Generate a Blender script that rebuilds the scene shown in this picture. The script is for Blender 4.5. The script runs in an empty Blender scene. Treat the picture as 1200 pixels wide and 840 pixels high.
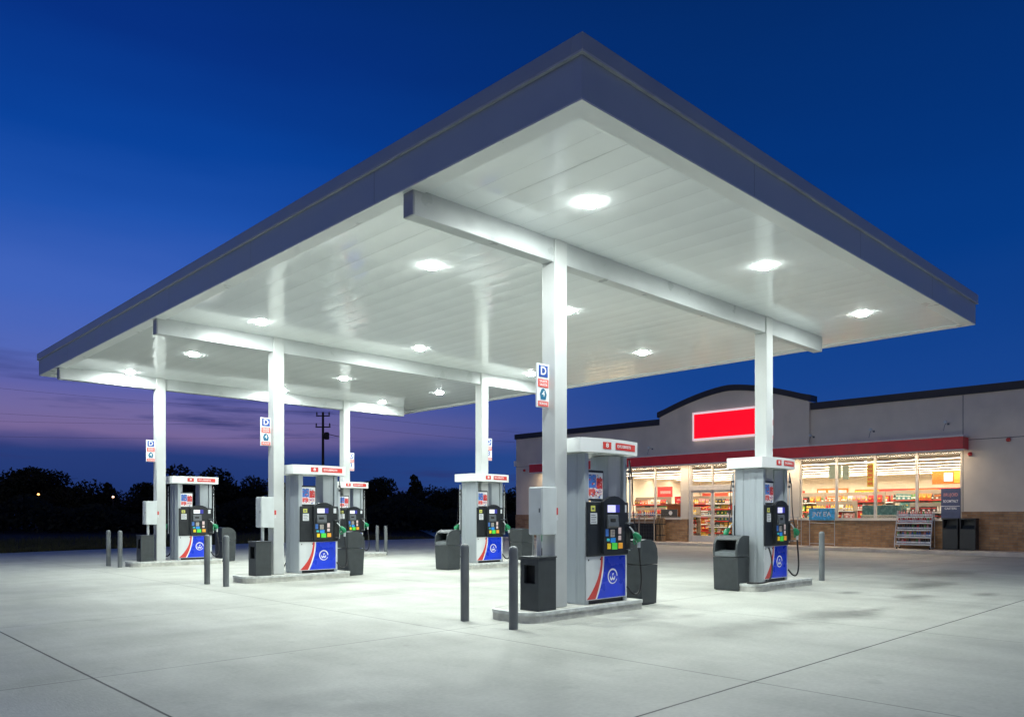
import bpy, math, random
from mathutils import Vector, Matrix
R = math.radians
rnd = random.Random(7)
SC = bpy.context.scene
COL = SC.collection

# ------------------------------------------------------------------ helpers
def setp(o, label=None, cat=None, group=None, kind=None):
    if label: o['label'] = label
    if cat: o['category'] = cat
    if group: o['group'] = group
    if kind: o['kind'] = kind
    return o

def thing(name, label, cat, loc=(0, 0, 0), rz=0.0, group=None):
    o = bpy.data.objects.new(name, None)
    COL.objects.link(o)
    o.location = loc
    o.rotation_euler = (0, 0, rz)
    o.empty_display_size = .2
    return setp(o, label, cat, group)

def copy_tree(o, parent=None):
    c = o.copy()
    COL.objects.link(c)
    c.parent = parent
    for ch in o.children:
        copy_tree(ch, c)
    return c

class MB:
    def __init__(s):
        s.v, s.f, s.m, s.sm, s.mats = [], [], [], [], []
    def mi(s, m):
        if m not in s.mats: s.mats.append(m)
        return s.mats.index(m)
    def add(s, vs, fs, m, smooth=False):
        b = len(s.v); k = s.mi(m)
        s.v += [tuple(p) for p in vs]
        for f in fs:
            s.f.append([b + i for i in f]); s.m.append(k); s.sm.append(smooth)
        return s
    def box(s, x0, y0, z0, x1, y1, z1, m):
        vs = [(x0, y0, z0), (x1, y0, z0), (x1, y1, z0), (x0, y1, z0), (x0, y0, z1), (x1, y0, z1), (x1, y1, z1), (x0, y1, z1)]
        return s.add(vs, [(0, 3, 2, 1), (4, 5, 6, 7), (0, 1, 5, 4), (1, 2, 6, 5), (2, 3, 7, 6), (3, 0, 4, 7)], m)
    def prism(s, poly, axis, a0, a1, m, smooth=False):
        n = len(poly)
        def P(p, a):
            return (a, p[0], p[1]) if axis == 'x' else (p[0], a, p[1]) if axis == 'y' else (p[0], p[1], a)
        vs = [P(p, a0) for p in poly] + [P(p, a1) for p in poly]
        s.add(vs, [(i, (i + 1) % n, n + (i + 1) % n, n + i) for i in range(n)], m, smooth)
        s.add(vs, [tuple(range(n))[::-1], tuple(range(n, 2 * n))], m)
        return s
    def tube(s, pts, r, m, n=8, cap=True):
        pts = [Vector(p) for p in pts]
        rs = r if isinstance(r, (list, tuple)) else [r] * len(pts)
        vs, fs = [], []
        up = None
        for i, p in enumerate(pts):
            t = (pts[min(i + 1, len(pts) - 1)] - pts[max(i - 1, 0)]).normalized()
            if up is None:
                up = Vector((0, 0, 1)) if abs(t.z) < .9 else Vector((1, 0, 0))
            a = (up - t * up.dot(t)).normalized(); b = t.cross(a); up = a
            for k in range(n):
                an = 2 * math.pi * k / n
                vs.append(p + (a * math.cos(an) + b * math.sin(an)) * rs[i])
        for i in range(len(pts) - 1):
            for k in range(n):
                fs.append((i * n + k, i * n + (k + 1) % n, (i + 1) * n + (k + 1) % n, (i + 1) * n + k))
        s.add(vs, fs, m, True)
        if cap:
            L = (len(pts) - 1) * n
            s.add(vs, [tuple(range(n))[::-1], tuple(L + k for k in range(n))], m)
        return s
    def lathe(s, prof, c, m, n=20, smooth=True):
        vs, fs = [], []
        for (r, z) in prof:
            for k in range(n):
                an = 2 * math.pi * k / n
                vs.append((c[0] + r * math.cos(an), c[1] + r * math.sin(an), c[2] + z))
        for i in range(len(prof) - 1):
            for k in range(n):
                fs.append((i * n + k, i * n + (k + 1) % n, (i + 1) * n + (k + 1) % n, (i + 1) * n + k))
        L = (len(prof) - 1) * n
        s.add(vs, fs, m, smooth)
        s.add(vs, [tuple(range(n))[::-1], tuple(L + k for k in range(n))], m)
        return s
    def text(s, txt, size, org, xdir, ydir, m, width=None, lift=.002):
        """flat lettering: centred on org, reading along xdir with its height along ydir"""
        cu = bpy.data.curves.new('lettering', 'FONT')
        cu.body = txt; cu.size = size; cu.align_x = 'CENTER'; cu.align_y = 'CENTER'; cu.resolution_u = 3
        cu.offset = size * .02
        ob = bpy.data.objects.new('lettering', cu)
        COL.objects.link(ob)
        bpy.context.view_layer.update()
        me = bpy.data.meshes.new_from_object(ob.evaluated_get(bpy.context.evaluated_depsgraph_get()))
        X, Y = Vector(xdir), Vector(ydir); N = X.cross(Y)
        k = 1.0
        if width:
            w = max(v.co.x for v in me.vertices) - min(v.co.x for v in me.vertices)
            k = width / w
        vs = [Vector(org) + X * v.co.x * k + Y * v.co.y + N * lift for v in me.vertices]
        s.add(vs, [tuple(p.vertices) for p in me.polygons], m)
        bpy.data.objects.remove(ob); bpy.data.curves.remove(cu); bpy.data.meshes.remove(me)
        return s
    def build(s, name, parent=None, bevel=0, off=(0, 0, 0), seg=2):
        me = bpy.data.meshes.new(name)
        me.from_pydata([(v[0] - off[0], v[1] - off[1], v[2] - off[2]) for v in s.v], [], s.f)
        for m in s.mats: me.materials.append(m)
        me.polygons.foreach_set('material_index', s.m)
        me.polygons.foreach_set('use_smooth', s.sm)
        me.update()
        o = bpy.data.objects.new(name, me)
        COL.objects.link(o)
        o.parent = parent
        if bevel:
            b = o.modifiers.new('bevel', 'BEVEL')
            b.width = bevel; b.segments = seg; b.limit_method = 'ANGLE'; b.angle_limit = R(40)
        return o

# ------------------------------------------------------------------ materials
def lin(c):
    return tuple(((x / 255) / 12.92 if x / 255 <= .04045 else ((x / 255 + .055) / 1.055) ** 2.4) for x in c)

def mat(name, col, rough=.5, metal=0, var=.12, scale=6, bump=0, bscale=80, rvar=.1, emit=None, estr=0, spec=.5, stretch=(1, 1, 1)):
    m = bpy.data.materials.new(name); m.use_nodes = True
    nt = m.node_tree; N = nt.nodes; L = nt.links
    b = N['Principled BSDF']
    b.inputs['Metallic'].default_value = metal
    b.inputs['Specular IOR Level'].default_value = spec
    tc = N.new('ShaderNodeTexCoord')
    mp = N.new('ShaderNodeMapping'); mp.inputs['Scale'].default_value = stretch
    L.new(tc.outputs['Object'], mp.inputs[0])
    ns = N.new('ShaderNodeTexNoise'); ns.inputs['Scale'].default_value = scale; ns.inputs['Detail'].default_value = 5
    L.new(mp.outputs[0], ns.inputs['Vector'])
    mr = N.new('ShaderNodeMapRange')
    mr.inputs[1].default_value = .3; mr.inputs[2].default_value = .7
    mr.inputs[3].default_value = 1 - var; mr.inputs[4].default_value = 1 + var
    L.new(ns.outputs[0], mr.inputs[0])
    mx = N.new('ShaderNodeMix'); mx.data_type = 'RGBA'; mx.blend_type = 'MULTIPLY'; mx.inputs[0].default_value = 1
    mx.inputs[6].default_value = (*col, 1)
    L.new(mr.outputs[0], mx.inputs[7])
    L.new(mx.outputs[2], b.inputs['Base Color'])
    rr = N.new('ShaderNodeMapRange')
    rr.inputs[1].default_value = .3; rr.inputs[2].default_value = .7
    rr.inputs[3].default_value = max(.03, rough - rvar); rr.inputs[4].default_value = min(1, rough + rvar)
    L.new(ns.outputs[0], rr.inputs[0]); L.new(rr.outputs[0], b.inputs['Roughness'])
    if bump:
        n2 = N.new('ShaderNodeTexNoise'); n2.inputs['Scale'].default_value = bscale; n2.inputs['Detail'].default_value = 4
        L.new(mp.outputs[0], n2.inputs['Vector'])
        bp = N.new('ShaderNodeBump'); bp.inputs['Strength'].default_value = bump; bp.inputs['Distance'].default_value = .02
        L.new(n2.outputs[0], bp.inputs['Height']); L.new(bp.outputs[0], b.inputs['Normal'])
    if emit:
        b.inputs['Emission Color'].default_value = (*emit, 1); b.inputs['Emission Strength'].default_value = estr
    return m

def glass(name):
    m = bpy.data.materials.new(name); m.use_nodes = True
    nt = m.node_tree; N = nt.nodes; L = nt.links
    N.remove(N['Principled BSDF'])
    t = N.new('ShaderNodeBsdfTransparent'); t.inputs[0].default_value = (.93, .95, .94, 1)
    g = N.new('ShaderNodeBsdfGlossy'); g.inputs['Roughness'].default_value = .02
    fr = N.new('ShaderNodeFresnel'); fr.inputs[0].default_value = 1.45
    mx = N.new('ShaderNodeMixShader')
    L.new(fr.outputs[0], mx.inputs[0]); L.new(t.outputs[0], mx.inputs[1]); L.new(g.outputs[0], mx.inputs[2])
    L.new(mx.outputs[0], N['Material Output'].inputs[0])
    return m

WHITE = mat('white_paint', (.74, .76, .75), .35, var=.04, scale=2)
COLW = mat('column_paint', (.52, .54, .53), .38, var=.05, scale=3, bump=.03, bscale=30)
BEAM = mat('beam_paint', (.46, .485, .485), .35, var=.06, scale=2.5, bump=.03, bscale=20)
FASC = mat('fascia_panel', (.35, .42, .50), .45, var=.05, scale=1.2)
FCAP = mat('fascia_cap', (.31, .37, .44), .4, var=.05, scale=1.2)
SOFF = mat('soffit_panel', (.87, .905, .905), .10, var=.03, scale=1.5, rvar=.02, bump=.005, bscale=3, spec=.9)
DARK = mat('dark_plastic', (.013, .016, .019), .40, var=.2, scale=12, bump=.05, bscale=200)
BLACK = mat('black_rubber', (.012, .012, .013), .5, var=.1)
RECESS = mat('recess_black', (.008, .009, .01), .7)
BINM = mat('bin_plastic', (.038, .045, .048), .5, var=.2, scale=9, bump=.08, bscale=160)
BOLL = mat('bollard_paint', (.15, .165, .17), .42, var=.18, scale=7, stretch=(1, 1, .4))
ALU = mat('brushed_aluminium', (.44, .485, .51), .38, metal=.35, var=.045, scale=8, stretch=(6, 6, .25), rvar=.05)
ALUL = mat('light_aluminium', (.58, .62, .64), .4, metal=.3, var=.08, scale=8, stretch=(4, 4, .3))
CAB = mat('cabinet_paint', (.58, .62, .62), .4, var=.06, scale=4)
KCON = mat('island_concrete', (.52, .52, .47), .75, var=.22, scale=7, bump=.25, bscale=60)
STEEL = mat('island_edge_steel', (.62, .64, .61), .45, metal=.1, var=.2, scale=10)
RED = mat('red_vinyl', (.58, .028, .025), .4, var=.06)
PRED = mat('swoosh_red', (.62, .05, .04), .38, var=.06)
BLUE = mat('blue_vinyl', (.008, .045, .66), .3, var=.12, scale=3)
PWHT = mat('panel_white', (.66, .69, .69), .35, var=.05, scale=4)
LETW = mat('white_lettering', (.86, .86, .86), .5, var=.02)
LETB = mat('blue_lettering', (.02, .07, .33), .5, var=.05)
SIGNW = mat('sign_white', (.82, .84, .85), .4, var=.03)
PINKR = mat('sign_red_label', (.72, .13, .11), .45, var=.1, scale=20)
TEAL = mat('teal_mark', (.02, .16, .28), .5)
GREEN = mat('green_nozzle', (.008, .22, .09), .4, var=.15)
STK = mat('paper_sticker', (.62, .64, .66), .6, var=.18, scale=60)
STKY = mat('yellow_sticker', (.62, .62, .12), .6, var=.3, scale=60)
GREYM = mat('card_reader_grey', (.09, .1, .11), .4, var=.2, scale=25)
SCRN = mat('lit_violet_screen', (.2, .2, .3), .3, emit=(.62, .62, 1.0), estr=1.1)
SCRD = mat('lit_blue_screen', (.02, .02, .1), .3, emit=(.03, .03, .28), estr=1.0)
SCRW = mat('lit_white_screen', (.3, .3, .3), .3, emit=(.9, .95, 1.0), estr=.85)
BT = {}
for nm, c in dict(yellow=(.75, .52, .02), green=(.08, .62, .06), orange=(.78, .33, .03), blue=(.02, .22, .62), cyan=(.05, .45, .5), beige=(.5, .46, .4), pink=(.62, .48, .46), navy=(.05, .15, .45)).items():
    BT[nm] = mat('button_' + nm, c, .4, var=.1, scale=40, emit=c, estr=.18)
BRICKC = None

def brick_mat():
    m = bpy.data.materials.new('brown_brick'); m.use_nodes = True
    nt = m.node_tree; N = nt.nodes; L = nt.links; b = N['Principled BSDF']
    tc = N.new('ShaderNodeTexCoord'); sp = N.new('ShaderNodeSeparateXYZ'); cb = N.new('ShaderNodeCombineXYZ')
    L.new(tc.outputs['Object'], sp.inputs[0])
    ad = N.new('ShaderNodeMath'); ad.operation = 'ADD'
    L.new(sp.outputs[0], ad.inputs[0]); L.new(sp.outputs[1], ad.inputs[1])
    L.new(ad.outputs[0], cb.inputs[0]); L.new(sp.outputs[2], cb.inputs[1])
    br = N.new('ShaderNodeTexBrick')
    br.inputs['Color1'].default_value = (.29, .155, .07, 1); br.inputs['Color2'].default_value = (.42, .25, .125, 1)
    br.inputs['Mortar'].default_value = (.22, .18, .14, 1)
    br.inputs['Scale'].default_value = 1; br.inputs['Mortar Size'].default_value = .008
    br.inputs['Brick Width'].default_value = .3; br.inputs['Row Height'].default_value = .095
    L.new(cb.outputs[0], br.inputs['Vector'])
    ns = N.new('ShaderNodeTexNoise'); ns.inputs['Scale'].default_value = 3; L.new(tc.outputs['Object'], ns.inputs['Vector'])
    mx = N.new('ShaderNodeMix'); mx.data_type = 'RGBA'; mx.blend_type = 'OVERLAY'; mx.inputs[0].default_value = .5
    L.new(br.outputs[0], mx.inputs[6]); L.new(ns.outputs[0], mx.inputs[7]); L.new(mx.outputs[2], b.inputs['Base Color'])
    b.inputs['Roughness'].default_value = .85
    bp = N.new('ShaderNodeBump'); bp.inputs['Strength'].default_value = .4; bp.inputs['Distance'].default_value = .01
    bp.invert = True
    L.new(br.outputs['Fac'], bp.inputs['Height']); L.new(bp.outputs[0], b.inputs['Normal'])
    return m
BRICK = brick_mat()
STUCCO = mat('grey_stucco', (.70, .63, .52), .85, var=.07, scale=1.2, bump=.25, bscale=40)
CAPM = mat('dark_roof_cap', (.02, .021, .025), .5, var=.1)
AWNR = mat('awning_red', (.68, .035, .04), .4, var=.12, scale=1.5)
AWNW = mat('awning_edge', (.78, .72, .66), .5, var=.08)
FRAME = mat('storefront_frame', (.66, .62, .56), .45, metal=.2, var=.08)
GLASS = glass('window_glass')
CREAM = mat('interior_cream', (.72, .67, .58), .6, var=.04)
CEILM = mat('interior_ceiling_tile', (.36, .31, .25), .7, var=.04)
IFLOOR = mat('interior_floor_tile', (.5, .45, .38), .35, var=.1)
TUBE = mat('lit_fluorescent_tube', (.8, .8, .8), .5, emit=(1.0, .83, .60), estr=50)
LENS = mat('lit_canopy_lens', (.8, .8, .8), .4, emit=(.92, 1.0, .96), estr=1720)
LENSR = mat('lit_canopy_lens_rim', (.8, .8, .8), .4, emit=(.92, 1.0, .96), estr=125)
AWNL = mat('lit_awning_downlight', (.8, .8, .8), .4, emit=(1.0, .80, .58), estr=52)
SIGNR = mat('backlit_red_sign', (.5, .0, .01), .4, emit=(1.0, .0, .012), estr=1.0)
SIGNB = mat('backlit_white_border', (.8, .7, .7), .4, emit=(1.0, .74, .76), estr=.66)

def ground_mat():
    m = bpy.data.materials.new('broomed_concrete'); m.use_nodes = True
    nt = m.node_tree; N = nt.nodes; L = nt.links; b = N['Principled BSDF']
    tc = N.new('ShaderNodeTexCoord'); sp = N.new('ShaderNodeSeparateXYZ'); L.new(tc.outputs['Object'], sp.inputs[0])
    def math_(op, a, bb=None, c=None):
        n = N.new('ShaderNodeMath'); n.operation = op
        for i, q in enumerate((a, bb, c)):
            if q is None: continue
            if isinstance(q, (int, float)): n.inputs[i].default_value = q
            else: L.new(q, n.inputs[i])
        return n.outputs[0]
    def noise(scale, detail=5, st=(1, 1, 1), rough=.6):
        mp = N.new('ShaderNodeMapping'); mp.inputs['Scale'].default_value = st; L.new(tc.outputs['Object'], mp.inputs[0])
        n = N.new('ShaderNodeTexNoise'); n.inputs['Scale'].default_value = scale; n.inputs['Detail'].default_value = detail
        n.inputs['Roughness'].default_value = rough
        L.new(mp.outputs[0], n.inputs['Vector']); return n.outputs[0]
    def mrange(v, a, bb, c, d):
        n = N.new('ShaderNodeMapRange'); L.new(v, n.inputs[0])
        for i, q in enumerate((a, bb, c, d)): n.inputs[i + 1].default_value = q
        return n.outputs[0]
    big = mrange(noise(.22, 5), .3, .7, .82, 1.13)
    mid = mrange(noise(1.3, 6, (1, .35, 1)), .3, .7, .88, 1.1)
    fine = mrange(noise(22, 6), .25, .75, .9, 1.1)
    speck = mrange(noise(5, 3), .70, .78, 1.0, .72)
    v = math_('MULTIPLY', math_('MULTIPLY', big, mid), math_('MULTIPLY', fine, speck))
    lane = mrange(noise(.5, 6, (.22, 1.6, 1)), .52, .75, 1.0, .84)      # tyre-worn bands along the driving lanes
    v = math_('MULTIPLY', v, lane)
    drip = mrange(noise(2.3, 2), .65, .75, 1.0, .86)
    v = math_('MULTIPLY', v, drip)
    # slab joints
    wob = mrange(noise(2.5, 3), 0, 1, -.005, .005)
    def joint(coord, pos, step, wdt, dark, far):
        d = math_('ADD', math_('SUBTRACT', sp.outputs[coord], pos), wob)
        if step:
            d = math_('SUBTRACT', math_('MODULO', math_('ADD', d, step * 40.5), step), step / 2)
        d = math_('ABSOLUTE', d)
        return mrange(d, wdt * .5, wdt, dark, 1)
    v = math_('MULTIPLY', v, joint(0, 2.16, None, .014, .2, 0))
    v = math_('MULTIPLY', v, joint(1, 3.47, None, .014, .2, 0))
    v = math_('MULTIPLY', v, joint(0, 2.16 + 4.22, 4.22, .015, .5, 0))
    v = math_('MULTIPLY', v, joint(1, 3.47 + 4.3, 4.3, .015, .5, 0))
    # oil and tyre stains
    warp = noise(.9, 6)
    for (cx, cy, rx, ry, dk) in STAINS:
        dx = math_('DIVIDE', math_('SUBTRACT', sp.outputs[0], cx), rx)
        dy = math_('DIVIDE', math_('SUBTRACT', sp.outputs[1], cy), ry)
        d = math_('SQRT', math_('ADD', math_('MULTIPLY', dx, dx), math_('MULTIPLY', dy, dy)))
        d = math_('ADD', d, math_('MULTIPLY', math_('SUBTRACT', warp, .5), 2.2))
        v = math_('MULTIPLY', v, mrange(d, .1, 1.0, dk, 1))
    mx = N.new('ShaderNodeMix'); mx.data_type = 'RGBA'; mx.blend_type = 'MULTIPLY'; mx.inputs[0].default_value = 1
    mx.inputs[6].default_value = (.45, .458, .408, 1); L.new(v, mx.inputs[7])
    L.new(mx.outputs[2], b.inputs['Base Color'])
    L.new(mrange(noise(1.1, 5), .3, .7, .5, .78), b.inputs['Roughness'])
    b.inputs['Specular IOR Level'].default_value = .35
    bp = N.new('ShaderNodeBump'); bp.inputs['Strength'].default_value = .25; bp.inputs['Distance'].default_value = .01
    L.new(noise(45, 5, (1, .25, 1)), bp.inputs['Height']); L.new(bp.outputs[0], b.inputs['Normal'])
    return m
STAINS = [(11.6, 4.95, 1.5, .6, .5), (12.6, 4.75, .8, .3, .45), (15.2, 5.0, .9, .35, .5), (17.6, 5.6, 1.8, .5, .5), (9.4, 5.2, 1.2, .5, .72), (9.9, 6.4, .5, .25, .6), (12.5, 13.2, 2.2, .5, .7), (16.5, 4.2, .7, .25, .6), (8.4, 12.5, 2.2, .5, .75), (9.2, 14.9, .7, .4, .65), (8.9, 6.7, .4, .2, .6), (12.2, 19.6, 2.0, .4, .7), (21.5, 6.5, 2.2, .7, .62), (15.0, 6.2, .5, .25, .55)]
CONC = ground_mat()
SIDEW = mat('sidewalk_concrete', (.55, .50, .43), .75, var=.15, scale=3, bump=.2, bscale=50)
DIRT = mat('dark_field_soil', (.05, .036, .028), .97, var=.4, scale=.35, bump=.5, bscale=4, spec=.05)
GRASSM = mat('grass_blade', (.06, .062, .022), .9, var=.35, scale=2)
LEAF = mat('tree_leaf', (.02, .022, .014), .9, var=.4, scale=1.5, spec=.1)
BARK = mat('tree_bark', (.05, .038, .028), .9, var=.3, scale=4)
POLEM = mat('weathered_pole', (.035, .03, .028), .85, var=.2)
WIREM = mat('cable_black', (.015, .015, .016), .6)

# ------------------------------------------------------------------ camera
CY, F_PX, TH = 602.9, 902.73, .8013
cam_d = bpy.data.cameras.new('camera'); cam = bpy.data.objects.new('camera', cam_d); COL.objects.link(cam)
cam.location = (0, 0, 1.5); cam.rotation_euler = (R(90), 0, TH - math.pi / 2)
cam_d.sensor_width = 36; cam_d.sensor_fit = 'HORIZONTAL'; cam_d.lens = F_PX / 1200 * 36
cam_d.shift_y = (CY - 420) / 1200; cam_d.clip_end = 4000; cam_d.clip_start = .05
SC.camera = cam
FW = Vector((math.cos(TH), math.sin(TH), 0)); RT = Vector((math.sin(TH), -math.cos(TH), 0))
def far_spot(px, depth, z=0.0):
    """a far ground spot: px across the view at that many metres"""
    p = FW * depth + RT * ((px - 600) / F_PX * depth)
    return Vector((p.x, p.y, z))

# ------------------------------------------------------------------ ground
XC = (8.2, 14.47); YC = (7.57, 16.17, 23.38); CW = .262
def sheet(name, poly, z, m, kind='structure'):
    b = MB(); b.add([(x, y, z) for x, y in poly], [tuple(range(len(poly)))], m)
    o = b.build(name); setp(o, None, None, None, kind); return o
sheet('terrain', [(-1500, -1500), (1500, -1500), (1500, 1500), (-1500, 1500)], -.02, DIRT)
sheet('forecourt', [(-30, -30), (60, -30), (60, 62), (47, 62), (36, 46), (30.5, 38.2), (24.9, 38.6), (17.2, 38.4), (12.9, 37.1), (9.8, 36.4), (6.5, 35.4), (-30, 26)], 0, CONC)
# pavement along the shop: a slab with a rounded kerb
b = MB(); b.prism([(31.9, -.01), (31.9, .12), (31.93, .147), (31.98, .15), (34, .15), (34, -.01)], 'y', -6, 34.6, SIDEW)
setp(b.build('pavement'), kind='structure')
# far lawn edge: grass no one could count
b = MB()
edge = [(-8, 32.1), (6.5, 35.5), (9.8, 36.5), (12.9, 37.2), (17.2, 38.5), (24.9, 38.7), (30.2, 38.3)]
for i in range(14000):
    k = rnd.random() * (len(edge) - 1); j = int(k); t = k - j
    x = edge[j][0] * (1 - t) + edge[j + 1][0] * t; y = edge[j][1] * (1 - t) + edge[j + 1][1] * t + rnd.random() ** 2 * 14
    h = rnd.uniform(.05, .2) * (1 + .9 * (y > 42)); a = rnd.random() * 6.28; w = .02
    lx, ly = rnd.uniform(-.06, .06), rnd.uniform(-.06, .06)
    b.add([(x - w * math.cos(a), y - w * math.sin(a), -.02), (x + w * math.cos(a), y + w * math.sin(a), -.02), (x + lx, y + ly, h)], [(0, 1, 2)], GRASSM)
setp(b.build('grass'), 'rough dark verge grass along the far edge of the concrete', 'grass', None, 'stuff')

# ------------------------------------------------------------------ canopy
DRIPM = mat('drip_edge_grey', (.5, .53, .53), .4, var=.08)
BEND0 = mat('fascia_seam', (.2, .23, .28), .6)
X0, X1, Y0, Y1, ZS, ZT = 5.61, 18.18, 4.83, 25.24, 5.47, 6.08
ZP = 5.495   # panel plane inside the fascia lip
canopy = thing('canopy', 'large flat canopy with navy edge and lit white panelled underside on six columns', 'canopy', (X0, Y0, 0))
ofc = (X0, Y0, 0)
b = MB()
zc = 5.925
t = .05
for (xa, ya, xb, yb) in ((X0, Y0, X1, Y0 + t), (X0, Y1 - t, X1, Y1), (X0, Y0 + t, X0 + t, Y1 - t), (X1 - t, Y0 + t, X1, Y1 - t)):
    b.box(xa, ya, ZS + .02, xb, yb, zc, FASC)
for k in range(1, 4): b.box(X0 + 3.3 * k, Y0 - .0012, ZS + .02, X0 + 3.3 * k + .008, Y0 - .0002, zc - .031, BEND0)
for k in range(1, 6): b.box(X0 - .0012, Y0 + 3.5 * k, ZS + .02, X0 - .0002, Y0 + 3.5 * k + .008, zc - .031, BEND0)
f_ = b.build('fascia', canopy, off=ofc)
b = MB(); q = .042
for (xa, ya, xb, yb) in ((X0 - q, Y0 - q, X1 + q, Y0 + .1), (X0 - q, Y1 - .1, X1 + q, Y1 + q), (X0 - q, Y0 + .1, X0 + .1, Y1 - .1), (X1 - .1, Y0 + .1, X1 + q, Y1 - .1)):
    b.box(xa, ya, zc + .002, xb, yb, ZT + .01, FCAP)
b.build('fascia_cap', canopy, .006, ofc)
b = MB()
for (xa, ya, xb, yb) in ((X0 - q, Y0 - q, X1 + q, Y0 - .001), (X0 - q, Y1 + .001, X1 + q, Y1 + q), (X0 - q, Y0, X0 - .001, Y1), (X1 + .001, Y0, X1 + q, Y1)):
    b.box(xa, ya, zc - .022, xb, yb, zc, DRIPM)
b.build('drip_edge', canopy, off=ofc)
b = MB(); b.box(X0 + .1, Y0 + .1, 5.93, X1 - .1, Y1 - .1, 5.99, CAPM); b.build('roof_deck', canopy, off=ofc)
# flat trim ring and the inner step
b = MB(); w = .24
for (xa, ya, xb, yb) in ((X0, Y0, X1, Y0 + w), (X0, Y1 - w, X1, Y1), (X0, Y0 + w, X0 + w, Y1 - w), (X1 - w, Y0 + w, X1, Y1 - w)):
    b.box(xa, ya, ZS, xb, yb, ZS + .018, WHITE)
for (xa, ya, xb, yb) in ((X0 + w, Y0 + w, X1 - w, Y0 + w + .02), (X0 + w, Y1 - w - .02, X1 - w, Y1 - w), (X0 + w, Y0 + w + .02, X0 + w + .02, Y1 - w - .02), (X1 - w - .02, Y0 + w + .02, X1 - w, Y1 - w - .02)):
    b.box(xa, ya, ZS + .02, xb, yb, ZP + .03, WHITE)
b.build('edge_trim', canopy, off=ofc)
# soffit: long pans side by side, each slightly bowed, with an open seam between
b = MB(); SEAM = mat('seam_shadow_gap', (.42, .44, .43), .7)
pw = .405; nx = int((X1 - X0 - 2 * w) / pw) + 1; x = X0 + w + .02
while x < X1 - w - .03:
    xe = min(x + pw, X1 - w - .02)
    n = 8; bow = rnd.uniform(.0014, .003); tilt = rnd.uniform(-.0012, .0012)
    ys = [Y0 + w + .02, 10.2, 15.1, 20.4, Y1 - w - .02]
    vs, fs = [], []
    for j, y in enumerate(ys):
        dz = rnd.uniform(-.0008, .0008)
        for i in range(n + 1):
            u = i / n
            z = ZP - bow * (1 - (2 * u - 1) ** 2) + tilt * (u - .5) + dz
            xx = x + .0025 + (xe - x - .005) * u
            vs.append((xx, y, z))
    for j in range(len(ys) - 1):
        for i in range(n):
            fs.append((j * (n + 1) + i, (j + 1) * (n + 1) + i, (j + 1) * (n + 1) + i + 1, j * (n + 1) + i + 1))
    b.add(vs, fs, SOFF, True)
    x += pw
b.add([(X0 + w, Y0 + w, ZP + .012), (X1 - w, Y0 + w, ZP + .012), (X1 - w, Y1 - w, ZP + .012), (X0 + w, Y1 - w, ZP + .012)], [(0, 3, 2, 1)], SEAM)
b.build('soffit', canopy, off=ofc)
BZ = 5.165
BEND = mat('beam_end_cap', (.35, .37, .4), .5)
for y in YC:
    b = MB(); xb0, xb1 = X0 + .07, 17.09
    b.box(xb0 + .012, y + .028, BZ, xb1 - .012, y + CW - .028, ZP + .01, BEAM)
    bm = b.build('beam', canopy, .012, ofc)
    b = MB(); b.box(xb0, y + .034, BZ + .006, xb0 + .011, y + CW - .034, ZP, BEND); b.build('end_cap', bm, off=ofc)
    b = MB(); b.box(xb1 - .011, y + .034, BZ + .006, xb1, y + CW - .034, ZP, BEAM); b.build('end_cap', bm, off=ofc)
for i, xc in enumerate(XC):
    for y in YC:
        b = MB(); b.box(xc, y, .152, xc + CW, y + CW, ZP + .008, COLW)
        c = b.build('column', canopy, .012, ofc)
        if i == 0:
            b = MB(); b.box(xc + .02, y - .004, 1.5, xc + .06, y - .0005, 1.60, PRED); b.box(xc + .02, y - .004, 1.42, xc + .06, y - .0005, 1.49, STK)
            b.build('sticker', c, off=ofc)
# recessed canopy lights
LP = [(7.75, 6.54), (11.78, 6.2), (16.0, 6.3), (7.85, 10.0), (11.55, 10.33), (15.89, 11.67), (7.55, 15.44), (11.55, 15.18), (15.97, 15.7), (7.84, 19.76), (12.45, 20.09), (16.23, 20.25), (7.5, 23.45), (12.2, 23.42), (16.1, 23.4)]
WHERE = ['in front of the first beam, over the tall front column', 'in front of the first beam, second of its row towards the shop', 'near the canopy corner by the shop, front row',
         'behind the first beam, nearest the front fascia', 'behind the first beam, seen right beside the tall front column', 'behind the first beam, nearest the shop',
         'just before the middle beam, nearest the front fascia', 'just before the middle beam, second of its row', 'just before the middle beam, beside the tall front column',
         'behind the middle beam, nearest the front fascia', 'behind the middle beam, centre of its row', 'behind the middle beam, nearest the back right edge',
         'by the last beam, at the far left corner', 'by the last beam, half hidden by a column', 'by the last beam, at its right end']
proto = None
for (x, y), wh in zip([(x * .9768, y * .9768) for x, y in LP], WHERE):
    if proto is None:
        o = proto = thing('canopy_light', '', 'ceiling light', (x, y, ZP), 0, 'recessed lights in the canopy')
        b = MB(); ro, ri = .182, .165
        b.lathe([(ri, .004), (ri, -.006), (ri + .006, -.008), (ro - .005, -.007), (ro, -.004), (ro, .004)], (0, 0, 0), WHITE, 28)
        b.f.pop(); b.f.pop(); b.m = b.m[:-2]; b.sm = b.sm[:-2]
        b.build('frame', o)
        b = MB(); n = 28; P = [(.02, -.05), (.09, -.049), (.135, -.045)]
        b.lathe(P, (0, 0, 0), LENS, n); b.f.pop(); b.m.pop(); b.sm.pop()
        b.lathe([(.1351, -.045), (.155, -.034), (.162, -.015), (.162, 0)], (0, 0, 0), LENSR, n)
        for q in range(2): b.f.pop(); b.m.pop(); b.sm.pop()
        b.build('lens', o)
    else:
        o = copy_tree(proto); o.location = (x, y, ZP)
    o['label'] = 'lit canopy light ' + wh
    o.scale = (.74, .74, .9)

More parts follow.
